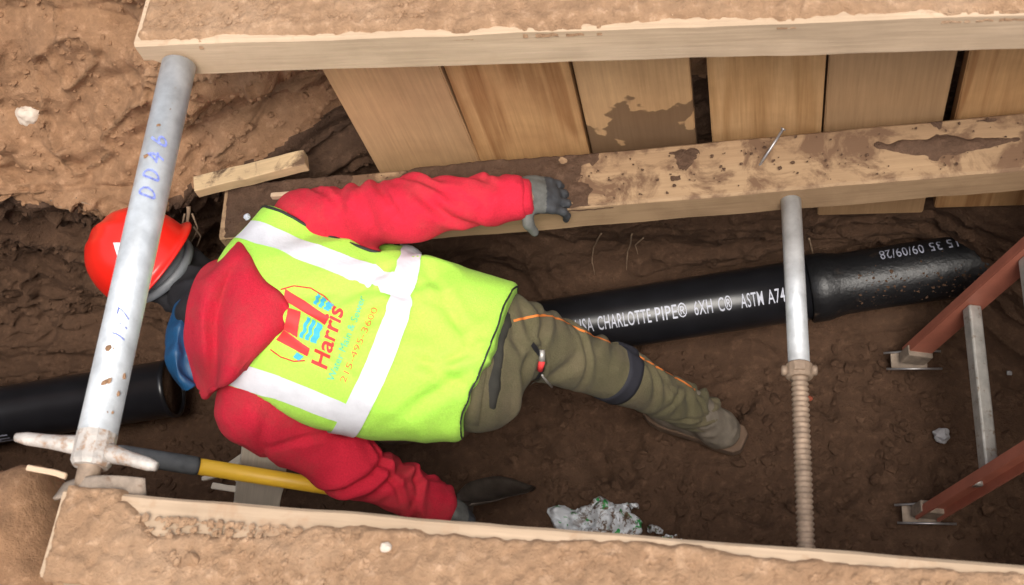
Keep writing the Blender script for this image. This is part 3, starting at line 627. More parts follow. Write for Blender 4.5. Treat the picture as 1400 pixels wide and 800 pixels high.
# ------------------------------------------------------------------ ladder
la = math.radians(71); ld = np.array([math.cos(la), 0, math.sin(la)]); ln_ = np.array([-math.sin(la), 0, math.cos(la)])
FA = P(1246, 492, .03); FB_ = P(1262, 702, .03)
FA[0] = FB_[0] = (FA[0] + FB_[0]) / 2
lad = thing('ladder', ((FA[0]), (FA[1] + FB_[1]) / 2, 0), 'orange fibreglass ladder with metal rungs standing on the trench floor', 'ladder')
LL = 1.95
for base, s in ((FA, 1), (FB_, -1)):
    Rm = frame(ld, ln_); c = base + ld * (LL / 2 + .02)
    web = box(c, (LL, .006, .066), Rm)
    fl1 = box(c + ln_ * .031 + Rm[:, 1] * (-.014) * (1 if s > 0 else -1) * -1, (LL, .024, .006), Rm); fl2 = box(c - ln_ * .031 + Rm[:, 1] * (.014) * (1 if s > 0 else -1), (LL, .024, .006), Rm)
    V, F = join(web, fl1, fl2); make('rail', V, F, MAT['ladder'], lad, smooth=False)
    sh = box(base + ld * .035, (.060, .034, .074), Rm); V, F = sh; o = bevel(make('rail_end_cap', V, F, MAT['mud_metal'], lad, smooth=False), .004)
    ft = box(base + np.array([-.005, 0, -.012]), (.10, .050, .006)); V, F = ft; ft_o = make('foot', V, F, MAT['mud_metal'], lad, smooth=False)
    V, F = join(tube([base + np.array([-.075, .024, -.004]), base + np.array([.02, .03, -.002]), base + np.array([.085, .026, 0])], .0035, 8), tube([base + np.array([-.07, -.026, -.005]), base + np.array([.085, -.028, -.002])], .0035, 8))
    make('spike', V, F, MAT['steel'], lad)
for k in range(6):
    t = .37 + .29 * k; a = FA + ld * t; b = FB_ + ld * t
    V, F = tube([a + [0, -.003, 0], b + [0, .003, 0]], .0185, 4); V = (V - (a + b) / 2); Rm = frame(ld, ln_); q = V @ Rm; q[:, 0] *= 1.0; q[:, 2] *= 1.0
    V, F = box((a + b) / 2, (.040, np.linalg.norm(a - b) - .006, .036), Rm); bevel(make('rung', V, F, MAT['alu'], lad, smooth=False), .006, 3)
V, F = tube([FB_ + ld * .30 + [0, -.002, 0], FB_ + ld * .30 + [0, -.012, 0]], .017, 16); make('rung_rivet', V, F, MAT['alu'], lad)

# ------------------------------------------------------------------ the worker
J = {k: P(*v) for k, v in dict(head=(206, 366, .925), neck=(280, 424, .955), shF=(412, 300, .955), elF=(560, 288, 1.05), wrF=(716, 270, 1.045),
     shN=(345, 560, .89), elN=(470, 633, .66), wrN=(596, 690, .42), pelv=(666, 489, .815), hipF=(702, 458, .765), knF=(852, 517, .45), ankF=(957, 566, .13),
     hipN=(655, 535, .75), knN=(550, 556, .42), ankN=(600, 556, .12)).items()}
man = thing('person', (J['pelv'][0], J['pelv'][1], 0), 'worker in red hooded jacket, lime vest and red hard hat bending in the trench', 'person')
ax = J['pelv'] - J['neck']; TL = np.linalg.norm(ax); latv = J['shF'] - J['shN']; axn = ax / TL; lat = latv - axn * (latv @ axn); lat /= np.linalg.norm(lat)
nrm = np.cross(axn, lat)
if nrm[2] < 0: nrm = -nrm
TF = np.stack([axn, lat, nrm], 1)
def torso(p, g=0.0, s1=None):
    S = [(-.02, .070, .06, 0), (.05, .13, .095, .005), (.13, .195, .125, .01), (.25, .215, .135, .012), (.40, .213, .135, .010), (.55, .203, .130, .005), (.66, .190, .122, 0), (.74, .170, .110, 0)]
    S = [(s, w + g, h + g, z) for s, w, h, z in S if s1 is None or s <= s1 + 1e-6]
    if s1 is not None and S[-1][0] < s1: S.append((s1, S[-1][1] - .003, S[-1][2] - .003, S[-1][3]))
    return sd_loft(p, J['neck'], TF, S, 2.2)
def arm(p, A, B, C, r, k=.03): return smin(sd_cone(p, A, B, r[0], r[1]), sd_cone(p, B, C, r[1], r[2]), k)
# body (one continuous figure under the clothes: head, neck, trunk, arms, legs)
hat_up = np.array([-.58, .30, .70]); hat_up /= np.linalg.norm(hat_up)              # crown direction of the head
hf = np.array([-.45, .10, -.86]); hf -= hat_up * (hf @ hat_up); hf /= np.linalg.norm(hf)    # face direction
HF = np.stack([hf, np.cross(hat_up, hf), hat_up], 1)
def hp(f, l, u): return J['head'] + HF @ np.array([f, l, u])
def body_sdf(p):
    d = torso(p, -.035)
    d = smin(d, arm(p, J['shF'], J['elF'], J['wrF'], (.055, .043, .030)), .05); d = smin(d, arm(p, J['shN'], J['elN'], J['wrN'], (.055, .043, .030)), .05)
    d = smin(d, arm(p, J['hipF'], J['knF'], J['ankF'], (.080, .055, .040)), .05); d = smin(d, arm(p, J['hipN'], J['knN'], J['ankN'], (.080, .055, .040)), .05)
    d = smin(d, sd_cone(p, J['neck'], hp(-.02, 0, -.06), .046, .044), .03)
    h = sd_ell(p, hp(-.005, 0, .02), (.098, .075, .105), HF)
    h = smin(h, sd_ell(p, hp(.035, 0, -.055), (.058, .052, .070), HF), .03)
    h = smin(h, sd_cone(p, hp(.092, 0, .005), hp(.108, 0, -.030), .010, .016), .012)      # nose
    h = smin(h, sd_cone(p, hp(.078, -.022, -.068), hp(.078, .022, -.068), .010, .010), .010)  # lips
    for s in (-1, 1):
        h = smin(h, sd_ell(p, hp(-.01, s * .078, -.010), (.022, .010, .032), HF), .008)   # ears
        h = smax(h, -sd_ell(p, hp(.092, s * .032, .006), (.016, .018, .011), HF), .012)   # eye sockets
    return smin(d, h, .025)
allp = np.array(list(J.values())); lo, hi = allp.min(0) - .22, allp.max(0) + .22
V, F = nets(body_sdf, lo, hi, .010); make('body', relax(V, F, 1), F, MAT['skin'], man)
for s in (-1, 1):
    V, F = nets(lambda p: sd_ell(p, hp(.082, s * .032, .006), (.012, .013, .011), HF), hp(.082, s * .032, .006) - .02, hp(.082, s * .032, .006) + .02, .004); make('eye', V, F, MAT['sticker'], man)

def folds(V, F, fn): return V + vnormals(V, F) * fn(V)[:, None]
def limb_t(V, A, B):
    ab = B - A; t = ((V - A) @ ab) / (ab @ ab); d = np.linalg.norm(V - A - np.clip(t, 0, 1)[:, None] * ab, axis=1); return t, d
def creases(V, A, B, nn, seed, A0, w, tr=(0.05, .95), rad=.16):
    r = np.random.default_rng(seed); ab = B - A; L_ = np.linalg.norm(ab); Fm = frame(ab, (.13, .2, 1)); q = (V - A) @ Fm; t = q[:, 0] / L_; ph = np.arctan2(q[:, 1], q[:, 2]); R_ = np.hypot(q[:, 1], q[:, 2])
    m = sstep(rad + .02, rad - .03, R_) * sstep(-.25, -.02, t) * sstep(1.2, 1.02, t); out = np.zeros(len(V)); wob = .014 * fbm(V, 7, 2, seed + 3)
    for k in range(nn):
        t0 = tr[0] + (tr[1] - tr[0]) * (k + r.uniform(.1, .9)) / nn; p0 = r.uniform(-1.5, 1.5) if r.random() < .8 else r.uniform(-3, 3); ti = r.uniform(-.13, .13); ww = w * r.uniform(.7, 1.6); am = A0 * r.uniform(.5, 1.3)
        dp = np.angle(np.exp(1j * (ph - p0))); x = (t - t0) * L_ - ti * np.sin(dp) + wob; ma = np.exp(-(dp / r.uniform(.7, 1.5)) ** 2)
        out += ma * am * (-np.exp(-(x / ww) ** 2) + .65 * np.exp(-((x - 1.9 * ww) / (1.5 * ww)) ** 2) + .4 * np.exp(-((x + 2.0 * ww) / (1.6 * ww)) ** 2))
    return out * m
# red hooded jacket: trunk, sleeves
def jacket_sdf(p):
    d = torso(p, -.004, .58)
    d = smin(d, arm(p, J['shF'], J['elF'], J['wrF'], (.074, .064, .052), .05), .045)
    d = smin(d, arm(p, J['shN'], J['elN'], J['wrN'], (.088, .072, .056), .05), .055)
    w = J['wrF'] - J['elF']; w /= np.linalg.norm(w); d = smax(d, (p - (J['wrF'] + w * .005)) @ w, .012)
    return d
V, F = nets(jacket_sdf, lo, hi, .007)
def jfold(V):
    r = 0.004 * fbm(V, 9, 3, 5)
    for k, (A, B, C) in enumerate(((J['shF'], J['elF'], J['wrF']), (J['shN'], J['elN'], J['wrN']))):
        r = r + creases(V, A, B, 6, 11 + k, .011, .013, (.25, 1.05)) + creases(V, B, C, 8, 21 + k, .013, .012, (.0, .97), .14)
    s = (V - J['neck']) @ axn
    return r + .004 * fbm(V * [1, 1, 1], 20, 2, 9)
V = folds(V, F, jfold); jacket = make('hooded_jacket', relax(V, F, 1), F, MAT['red'], man)
# knitted cuffs
for A, B, r_c in ((J['elF'], J['wrF'], .045), (J['elN'], J['wrN'], .045)):
    w = (B - A) / np.linalg.norm(B - A); pts = [B - w * .02, B + w * .0, B + w * .016, B + w * .022]; V, F = tube(pts, [r_c, r_c, r_c - .004, r_c - .014], 24); make('cuff', V, F, MAT['red'], jacket)
# hood lying on the back
def tor(px, py, up_=0.0):   # point of the upper back under a picture point, lifted by up_
    o, d = ray(px, py); t = np.linspace(2.2, 4.2, 1600); q = np.array(o) + t[:, None] * np.array(d); dd = torso(q, .012) - up_
    h = np.argmax(dd < 0); return q[h] if dd[h] < 0 else q[np.argmin(dd)]
def cubic_up(C, n):   # Catmull-Rom upsampling along axis 0
    C = np.asarray(C, float); m = len(C); Cp = np.concatenate([2 * C[:1] - C[1:2], C, 2 * C[-1:] - C[-2:-1]]); t = np.linspace(0, m - 1 - 1e-6, n); i = t.astype(int); f = (t - i).reshape((-1,) + (1,) * (C.ndim - 1))
    a, b, c, d = Cp[i], Cp[i + 1], Cp[i + 2], Cp[i + 3]; return .5 * (2 * b + (c - a) * f + (2 * a - 5 * b + 4 * c - d) * f * f + (3 * b - a - 3 * c + d) * f ** 3)
def sheet_mesh(name, G, mat, parent, n=(56, 56), fold=None, thick=.006):
    G = np.array(G, float); U = cubic_up(G, n[0]); U = cubic_up(U.transpose(1, 0, 2), n[1]).transpose(1, 0, 2); V = U.reshape(-1, 3); F = grid_faces(n[0], n[1])
    N_ = vnormals(V, F)
    if N_[:, 2].mean() < 0: F = F[:, ::-1]; N_ = -N_
    if fold is not None: V = V + N_ * fold(V)[:, None]
    V = relax(V, F, 6, .5)
    o = make(name, V, F, mat, parent); sm = o.modifiers.new('s', 'SOLIDIFY'); sm.thickness = thick; sm.offset = -1; return o
hr = [[(325, 338, -.03), (285, 368, -.02), (259, 420, -.02), (255, 480, -.03), (276, 536, -.03)],
      [(326, 338, .012), (288, 370, .040), (261, 420, .048), (258, 480, .045), (277, 536, .010)],
      [(330, 340, .022), (296, 380, .062), (276, 425, .078), (276, 485, .066), (279, 541, .020)],
      [(337, 349, .018), (312, 390, .040), (300, 436, .034), (298, 490, .034), (288, 535, .018)],
      [(347, 362, .022), (334, 402, .060), (324, 447, .072), (318, 496, .060), (299, 531, .018)],
      [(362, 383, .020), (358, 412, .052), (352, 448, .064), (340, 488, .052), (315, 519, .016)],
      [(380, 404, .016), (380, 421, .034), (374, 447, .044), (360, 478, .036), (330, 507, .014)],
      [(394, 420, .006), (396, 430, .010), (391, 447, .012), (374, 471, .012), (338, 506, .004)],
      [(396, 421, -.025), (399, 431, -.025), (393, 449, -.025), (376, 473, -.025), (340, 508, -.025)]]
hr = [[(x, y, l + (.008 if k == 0 else .024 if k == 4 else 0) if l > -.01 else l) for k, (x, y, l) in enumerate(r)] for r in hr]
hr = [[(a[0] + (a[0] - 325) * .03, a[1] - 4 if k == 0 else a[1], -.03) for k, a in [(0, r[0])]] + r + [(r[-1][0] + 5, r[-1][1] - 4, -.04)] for r in hr]
HG = [[tor(x, y, l) for x, y, l in r] for r in hr]
sheet_mesh('hood', HG, MAT['red'], jacket, (70, 70), lambda V: .011 * (1 - 2 * np.abs(vnoise(V * [17, 4.5, 6] + [3, 1, 3], 14))) + .010 * (.5 - np.abs(vnoise(V * [7, 13, 8] + 9, 16))) * sstep(-1.16, -1.24, V[:, 0]) + .004 * fbm(V, 9, 3, 15))
# blue collar of the layer below, dark neck cloth
BG = [[P(x, y, z + .03) for x, y, z in r] for r in (
      [(262, 392, .90), (240, 425, .86), (231, 465, .84), (231, 505, .82), (255, 535, .80)],
      [(262, 393, .97), (240, 425, .95), (231, 465, .93), (232, 505, .91), (256, 534, .88)],
      [(265, 398, 1.0), (247, 430, .985), (240, 470, .97), (242, 508, .95), (262, 532, .91)],
      [(272, 402, .99), (258, 438, .97), (252, 475, .95), (254, 510, .93), (270, 528, .90)],
      [(284, 405, .96), (275, 440, .95), (270, 478, .94), (272, 510, .92), (282, 525, .88)])]
sheet_mesh('blue_collar', BG, MAT['blue'], man, (40, 44), lambda V: .010 * (1 - 2 * np.abs(vnoise(V * [9, 17, 9], 21))) + .003 * fbm(V, 14, 2, 22))
nk = [hp(-.055, 0, -.02), hp(-.05, -.02, -.085), J['neck'] + nrm * .02]
def neck_sdf(p):
    d = sd_cone(p, nk[0], nk[1], .055, .056); d = smin(d, sd_cone(p, nk[1], nk[2], .056, .060), .03); d = smin(d, sd_cone(p, hp(-.03, -.05, -.03), hp(-.02, -.055, -.10), .04, .045), .03)
    return smin(d, sd_cone(p, hp(-.05, .05, -.03), hp(-.075, .06, -.105), .025, .020), .02)
n0 = np.array(nk); V, F = nets(neck_sdf, n0.min(0) - .16, n0.max(0) + .16, .007); V = folds(V, F, lambda V: .010 * (1 - 2 * np.abs(vnoise(V * 17, 23)))); make('neck_cloth', V, F, MAT['black_cloth'], man)

# hard hat
def hat_pts(rows=26, n=72):
    V = []
    for i in range(rows):
        t = i / (rows - 1) * math.pi / 2
        for j in range(n):
            a = 2 * math.pi * j / n; ca, sa = math.cos(a), math.sin(a)
            R_ = 1 / ((abs(ca) / .146) ** 2.3 + (abs(sa) / .122) ** 2.3) ** (1 / 2.3)
            r = R_ * math.cos(t) ** .75; z = .145 * math.sin(t) ** .95
            z += .007 * math.exp(-(sa * r / .018) ** 2) * math.sin(t) ** 2 + .003 * math.exp(-((abs(sa * r) - .045) / .012) ** 2) * math.sin(t) ** 2
            V.append((ca * r, sa * r, z))
    return V
HB = hp(-.012, 0, .018)                                   # centre of the hat's rim
def hw(v): return np.array(v) @ HF.T + HB
rows = 26; n = 72; dome = hat_pts(rows, n); Vh = []; Fh = []
rim = []
for kk, (dr, dz) in enumerate(((.004, -.022), (.017, -.020), (.018, -.016), (.010, -.012), (.001, -.008))):
    for j in range(n):
        x, y, z = dome[j]; a = math.atan2(y, x); vis = .034 * max(0, math.cos(a)) ** 2 * (1 if kk in (1, 2) else .8 if kk == 3 else 0)
        L_ = math.hypot(x, y); rim.append((x * (1 + (dr + vis) / L_), y * (1 + (dr + vis) / L_), dz - vis * .25))
allv = np.array(rim + dome); nr = 5 + rows
Fh = grid_faces(nr, n, True)
hat = make('hard_hat', hw(allv), Fh[:, ::-1], MAT['hat'], man)
s = hat.modifiers.new('s', 'SOLIDIFY'); s.thickness = .003; s.offset = -1
V, F = tube([(.105 * math.cos(a), .085 * math.sin(a), -.022 - .012 * (1 - math.cos(a)) * .5) for a in np.linspace(0, 2 * math.pi, 40)], .011, 8, False); V[:, 2] = (V[:, 2] + .022) * 1.5 - .022; make('headband', hw(V), F, MAT['grey_band'], hat)
V, F = tube([(-.118 * math.cos(a), .100 * math.sin(a), -.030 - .018 * math.cos(a)) for a in np.linspace(-1.25, 1.25, 24)], .008, 8); V[:, 2] = (V[:, 2] + .04) * 1.6 - .045; make('ratchet_strap', hw(V), F, MAT['grey_band'], hat)
def hat_patch(px, py, wd, ht, mat, nm):
    me = hat.data; bv = BVHTree.FromPolygons([tuple(v.co + Vector(WM[man.name])) for v in me.vertices], [tuple(p.vertices) for p in me.polygons])
    c = []; k = 6
    for i in range(k):
        for j in range(k):
            o, d = ray(px + wd * (i / (k - 1) - .5) + 6 * (j / (k - 1) - .5), py + ht * (j / (k - 1) - .5)); h, nn, ii, dist = bv.ray_cast(o, d)
            if h is None: return
            c.append(np.array(h + nn * .0012 * (1 if nn.dot(d) < 0 else -1)))
    make(nm, c, grid_faces(k, k), mat, hat)
hat_patch(163, 342, 10, 20, MAT['sticker'], 'sticker')

# lime vest: bigger trunk, cut at arm holes, collar and hem
hemA, hemB = P(699, 405, .87), P(626, 594, .80)
hn_ = np.cross(hemA - hemB, nrm); hn_ /= np.linalg.norm(hn_)
if hn_ @ axn < 0: hn_ = -hn_
hole0, hole1 = P(374, 290, .99), P(468, 333, .97); hole_n = np.cross(hole1 - hole0, nrm); hole_n /= np.linalg.norm(hole_n)
if hole_n @ lat < 0: hole_n = -hole_n
def vest_sdf(p):
    S = [(.00, .110, .085, .0), (.05, .165, .118, .008), (.13, .214, .148, .012), (.25, .232, .158, .014), (.40, .236, .160, .012), (.52, .224, .156, .006), (.62, .203, .150, 0), (.78, .178, .138, 0)]
    d = sd_loft(p, J['neck'], TF, S, 2.2)
    d = smax(d, (p - (hemA + hemB) / 2) @ hn_, .004)
    d = smin(d, sd_cone(p, J['neck'] + axn * .10 + lat * .10 + nrm * .03, J['shF'] + nrm * .006, .085, .086), .05)
    d = smax(d, -np.maximum(sd_cone(p, J['shF'], J['elF'], .125, .100), -((p - hole0) @ hole_n)), .006)
    A, B = J['shN'], J['elN']; d = smax(d, -sd_cone(p, A - lat * .015, B, .096, .088), .010)
    d = smax(d, -((p - (J['neck'] + axn * .035)) @ axn), .01)
    return d
V, F = nets(vest_sdf, lo, hi, .007)
def vfold(V):
    q = (V - J['neck']) @ TF; s, l, z = q[:, 0], q[:, 1], q[:, 2]
    w = np.stack([s * 2.2 + l * 2.0, l * 5.5 - s * 2.5, z * 2], -1)
    a = .006 + .012 * sstep(.3, .65, s)
    r = a * (1 - 2 * np.abs(vnoise(w * 1.6 + 4, 33))) + .004 * fbm(V, 10, 3, 34)
    r += -.010 * np.exp(-((s - .40) / .020) ** 2) * np.exp(-((l + .02) / .12) ** 2) + .007 * np.exp(-((s - .46) / .04) ** 2)
    rr = np.random.default_rng(4)
    for k in range(20):
        s0, l0, an = rr.uniform(.22, .70), rr.uniform(-.2, .2), rr.uniform(-.9, .9); dx_, dl_ = s - s0, l - l0
        al = dx_ * math.cos(an) + dl_ * math.sin(an); cr = -dx_ * math.sin(an) + dl_ * math.cos(an) + .012 * fbm(V, 6, 2, k); w0 = rr.uniform(.009, .018); am = .010 * rr.uniform(.4, 1.1)
        r += am * np.exp(-(al / rr.uniform(.06, .14)) ** 2) * (-np.exp(-(cr / w0) ** 2) + .6 * np.exp(-((cr - 1.9 * w0) / (1.5 * w0)) ** 2) + .5 * np.exp(-((cr + 1.9 * w0) / (1.5 * w0)) ** 2)) * (z > 0)
    return r
V = folds(V, F, vfold); V = relax(V, F, 1); vest = make('safety_vest', V, F, MAT['lime'], man)
vbv = BVHTree.FromPolygons([tuple(v) for v in V], [tuple(map(int, f)) for f in F])
def hit(px, py, bv=None, off=.0015):
    o, d = ray(px, py); h, nn, i, dist = (bv or vbv).ray_cast(o, d)
    if h is None: return None, None
    if nn.dot(d) > 0: nn = -nn
    return np.array(h + nn * off), np.array(nn)
def strip(name, pix, width, mat, parent, bv, ext0=None, ext1=None, off=.003, nseg=60, nw=5, wpx=True):
    """tape sewn on a surface along picture points; edges lie on the surface"""
    pix = np.array(pix, float); sl = np.concatenate([[0], np.cumsum(np.linalg.norm(np.diff(pix, axis=0), axis=1))])
    C = []
    for t in np.linspace(0, sl[-1], nseg):
        h, nn = hit(np.interp(t, sl, pix[:, 0]), np.interp(t, sl, pix[:, 1]), bv, 0)
        if h is not None: C.append(h)
    C = np.array(C)
    def extend(C, e):   # carry on over the side, hugging the surface
        p, d = C[-1], C[-1] - C[-4]; d /= np.linalg.norm(d); out = []
        for k in range(int(e / .01)):
            h, nn, i, ds = bv.find_nearest(Vector(p + d * .01)); h = np.array(h)
            if np.linalg.norm(h - p) < .002: break
            d = .5 * d + .5 * (h - p) / np.linalg.norm(h - p); d /= np.linalg.norm(d); p = h; out.append(h)
        return np.array(list(C) + out)
    if ext1: C = extend(C, ext1)
    if ext0: C = extend(C[::-1], ext0)[::-1]
    k = np.array([1, 2, 3, 2, 1]) / 9.; Cp = np.pad(C, ((2, 2), (0, 0)), 'edge'); Cs = np.stack([np.convolve(Cp[:, i], k, 'valid') for i in range(3)], 1); Cs[0], Cs[-1] = C[0], C[-1]; C = Cs
    T = np.gradient(C, axis=0); T /= np.linalg.norm(T, axis=1)[:, None] + 1e-9; rowsV = []
    for p, t in zip(C, T):
        h, nn, i, ds = bv.find_nearest(Vector(p)); nn = np.array(nn); sdv = np.cross(nn, t); sdv /= np.linalg.norm(sdv) + 1e-9; r = []
        for u in np.linspace(-.5, .5, nw):
            h2, n2, i2, d2 = bv.find_nearest(Vector(p + sdv * width * u)); r.append(np.array(h2) + np.array(n2) * off)
        rowsV.append(r)
    o = make(name, np.array(rowsV).reshape(-1, 3), grid_faces(len(C), nw), mat, parent); return o
bvv = vbv
strip('reflective_strip', [(350, 318), (392, 333), (452, 357), (510, 378), (545, 391)], .062, MAT['reflect'], vest, vbv, ext0=.05)
strip('reflective_strip', [(340, 518), (392, 535), (445, 556), (490, 574)], .062, MAT['reflect'], vest, vbv, ext0=.06)
strip('reflective_strip', [(562, 344), (553, 385), (543, 430), (527, 475), (508, 520), (490, 556)], .056, MAT['reflect'], vest, vbv, ext0=.30, ext1=.30, off=.0042)
# black binding along arm holes and hem: follow the cut edges on the surface
def edge_tube(pix, r=.004, mat='piping', name='binding', parent=vest, bv=vbv, off=.001):
    C = [];
    pix = np.array(pix, float); sl = np.concatenate([[0], np.cumsum(np.linalg.norm(np.diff(pix, axis=0), axis=1))])
    for t in np.linspace(0, sl[-1], 40):
        h, nn = hit(np.interp(t, sl, pix[:, 0]), np.interp(t, sl, pix[:, 1]), bv, off)
        if h is not None: C.append(h)
    if len(C) < 4: return
    V, F = tube(C, r, 6); make(name, V, F, MAT[mat], parent)
def loop_tube(pts, axp, axd, r=.0042, nb=64, key=None, parent=vest, mat='piping'):
    Fm = frame(axd, (.1, .2, 1)); q = (pts - axp) @ Fm; a = np.arctan2(q[:, 1], q[:, 2]); b = ((a + math.pi) / (2 * math.pi) * nb).astype(int) % nb; C = []
    for k in range(nb):
        m = np.where(b == k)[0]
        if len(m): C.append(pts[m[np.argmax(key[m])]])
    C = np.array(C)
    if len(C) < 8: return
    kk = np.array([1, 2, 1]) / 4.; Cp = np.concatenate([C[-1:], C, C[:1]]); C = np.stack([np.convolve(Cp[:, i], kk, 'valid') for i in range(3)], 1); C = np.concatenate([C, C[:1]])
    v, f = tube(C, r, 6, False); make('binding', v, f, MAT[mat], parent)
Vv = V.copy(); tz = sd_loft(Vv, J['neck'], TF, [(.00, .110, .085, .0), (.05, .165, .118, .008), (.13, .214, .148, .012), (.25, .232, .158, .014), (.40, .236, .160, .012), (.52, .224, .156, .006), (.62, .203, .150, 0), (.78, .178, .138, 0)], 2.2)
A, B = J['shN'], J['elN']; dd = sd_cone(Vv, A - lat * .015, B, .096, .088); m = (np.abs(dd) < .014) & (tz > -.030); loop_tube(Vv[m], A - lat * .015, B - A, key=tz[m] - np.abs(dd[m]))
pd_ = (Vv - hole0) @ hole_n; ca_ = sd_cone(Vv, J['shF'], J['elF'], .125, .100); m = (np.abs(pd_) < .010) & (ca_ < .012); q_ = Vv[m] - J['shF']; loop_tube(Vv[m], J['shF'], hole_n, key=np.linalg.norm(q_ - np.outer(q_ @ hole_n, hole_n), axis=1))
hd_ = (Vv - (hemA + hemB) / 2) @ hn_; m = np.abs(hd_) < .012; loop_tube(Vv[m], J['pelv'], axn, .0026, 72, key=tz[m] + 1.2 * hd_[m])
# the print on the back of the vest, laid out flat and transferred to the cloth
ux = np.array([40., -80.]); ux /= np.linalg.norm(ux); uy = np.array([-.90, -.42]); uy /= np.linalg.norm(uy)
def transfer(V2, org, su, sv, off=.0022):
    out = []
    for x, y in V2[:, :2]:
        q = np.array(org) + ux * x * su + uy * y * sv; h, nn = hit(q[0], q[1], vbv, off)
        if h is None: return None
        out.append(h)
    return np.array(out)
def vest_text(s, p0, p1, hpx, mat, nm='lettering', bold=0):
    V2, F2 = text_mesh(s, 1.0, bold); V2[:, 0] -= V2[:, 0].min(); L_ = math.hypot(p1[0] - p0[0], p1[1] - p0[1]); w = V2[:, 0].max()
    global ux
    old = ux.copy(); ux = np.array([p1[0] - p0[0], p1[1] - p0[1]], float) / L_
    V = transfer(V2, p0, L_ / w, hpx / .7); ux = old
    if V is not None: make(nm, V, F2, MAT[mat], vest, smooth=False)
vest_text('Harris', (446, 506), (470, 424), 23, 'print_red', bold=.022)
vest_text('Water Main & Sewer', (456, 522), (500, 408), 10, 'print_teal')
vest_text('215-495-3600', (472, 524), (517, 422), 9, 'print_orange')
def quadpatch(c4, mat, nm, k=(14, 8), wave=0, off=.0026):
    c4 = np.array(c4, float); out = []
    for i in range(k[0]):
        for j in range(k[1]):
            u, v = i / (k[0] - 1), j / (k[1] - 1); q = (1 - u) * (1 - v) * c4[0] + u * (1 - v) * c4[1] + u * v * c4[2] + (1 - u) * v * c4[3]
            if wave: q = q + uy * wave * math.sin(u * 2 * math.pi * 2)
            h, nn = hit(q[0], q[1], vbv, off)
            if h is None: return
            out.append(h)
    make(nm, out, grid_faces(*k), MAT[mat], vest)
quadpatch([(388, 411), (390, 395), (451, 434), (444, 445)], 'print_red', 'logo_bar'); quadpatch([(378, 465), (388, 452), (424, 476), (420, 488)], 'print_red', 'logo_bar')
quadpatch([(394, 422), (411, 427), (407, 462), (388, 452)], 'print_red', 'logo_bar', off=.0034)
for qa, qb, qc, qd in (((410, 461), (420, 434), (441, 445), (433, 470)), ((429, 416), (434, 402), (456, 417), (450, 426))):
    qa, qb, qc, qd = map(lambda t_: np.array(t_, float), (qa, qb, qc, qd))
    for f0_, f1_ in ((0, .20), (.32, .54), (.64, 1.0)):
        quadpatch([qa + (qd - qa) * f0_, qb + (qc - qb) * f0_, qb + (qc - qb) * f1_, qa + (qd - qa) * f1_], 'print_blue', 'logo_wave', (18, 4), 1.0)
quadpatch([(401, 488), (406, 482), (415, 488), (409, 493)], 'print_blue', 'logo_wave')
edge_tube([(384, 396), (402, 391), (425, 394), (443, 405), (456, 419)], .0018, 'print_red', 'logo_ring'); edge_tube([(370, 478), (384, 488), (402, 494), (417, 493)], .0018, 'print_red', 'logo_ring')

# camo shirt tail between vest and trousers
def shirt_sdf(p):
    S = [(.50, .172, .118, 0), (.62, .155, .110, -.006), (.74, .140, .098, -.012)]
    return sd_loft(p, J['neck'], TF, S, 2.2)
V, F = nets(shirt_sdf, J['pelv'] - .3, J['pelv'] + .3, .010); V = folds(V, F, lambda V: .006 * (1 - 2 * np.abs(vnoise(V * 14, 51)))); make('shirt', V, F, MAT['camo'], man)
# trousers
def trouser_sdf(p):
    S = [(TL - .026, .160, .116, -.010), (TL + .01, .158, .118, -.016), (TL + .045, .140, .112, -.035), (TL + .08, .10, .09, -.06)]
    d = sd_loft(p, J['neck'], TF, S, 2.2)
    for H_, A, B, r in ((J['hipF'], J['knF'], J['ankF'], (.092, .067, .057)), (J['hipN'], J['knN'], J['ankN'], (.092, .072, .060))):
        w = (B - A) / np.linalg.norm(B - A); d = smin(d, smax(arm(p, H_, A, B, r, .03), (p - (B + w * .030)) @ w, .012), .055)
    return d
tl = np.array([J[k] for k in ('pelv', 'hipF', 'knF', 'ankF', 'hipN', 'knN', 'ankN')]); V, F = nets(trouser_sdf, tl.min(0) - .2, tl.max(0) + .2, .007)
def tfold(V):
    r = .004 * fbm(V, 10, 3, 61)
    r = r + creases(V, J['hipF'], J['knF'], 8, 31, .010, .012, (.2, 1.0), .17) + creases(V, J['knF'], J['ankF'], 6, 32, .008, .012, (.1, .6)) + creases(V, J['knF'], J['ankF'], 9, 33, .014, .010, (.6, 1.1))
    r = r + creases(V, J['pelv'] - axn * .06, J['hipF'] + (J['knF'] - J['hipF']) * .35, 7, 36, .010, .013, (.2, .95), .24) + creases(V, J['hipF'] - lat * .2, J['hipF'] + lat * .06, 5, 37, .007, .014, (.1, .9), .22)
    r = r + creases(V, J['hipN'], J['knN'], 6, 34, .010, .012, (.2, 1.0), .17) + creases(V, J['knN'], J['ankN'], 10, 35, .012, .011, (.2, 1.1))
    return r
V = folds(V, F, tfold); V = relax(V, F, 1); trousers = make('trousers', V, F, MAT['olive'], man)
tbv = BVHTree.FromPolygons([tuple(v) for v in V], [tuple(map(int, f)) for f in F])
# waistband
S_ = TL - .030; ring = []
for a in np.linspace(0, 2 * math.pi, 61):
    for ds, g in ((0, .004), (.020, .008), (.040, .006)):
        w_, h_ = .162 + g, .116 + g; k = (abs(math.cos(a)) ** 2.2 + abs(math.sin(a)) ** 2.2) ** (-1 / 2.2)
        ring.append(J['neck'] + TF @ np.array([S_ + ds, w_ * k * math.cos(a), -.010 + h_ * k * math.sin(a)]))
o = make('waistband', ring, grid_faces(61, 3), MAT['olive'], trousers); s = o.modifiers.new('s', 'SOLIDIFY'); s.thickness = .005
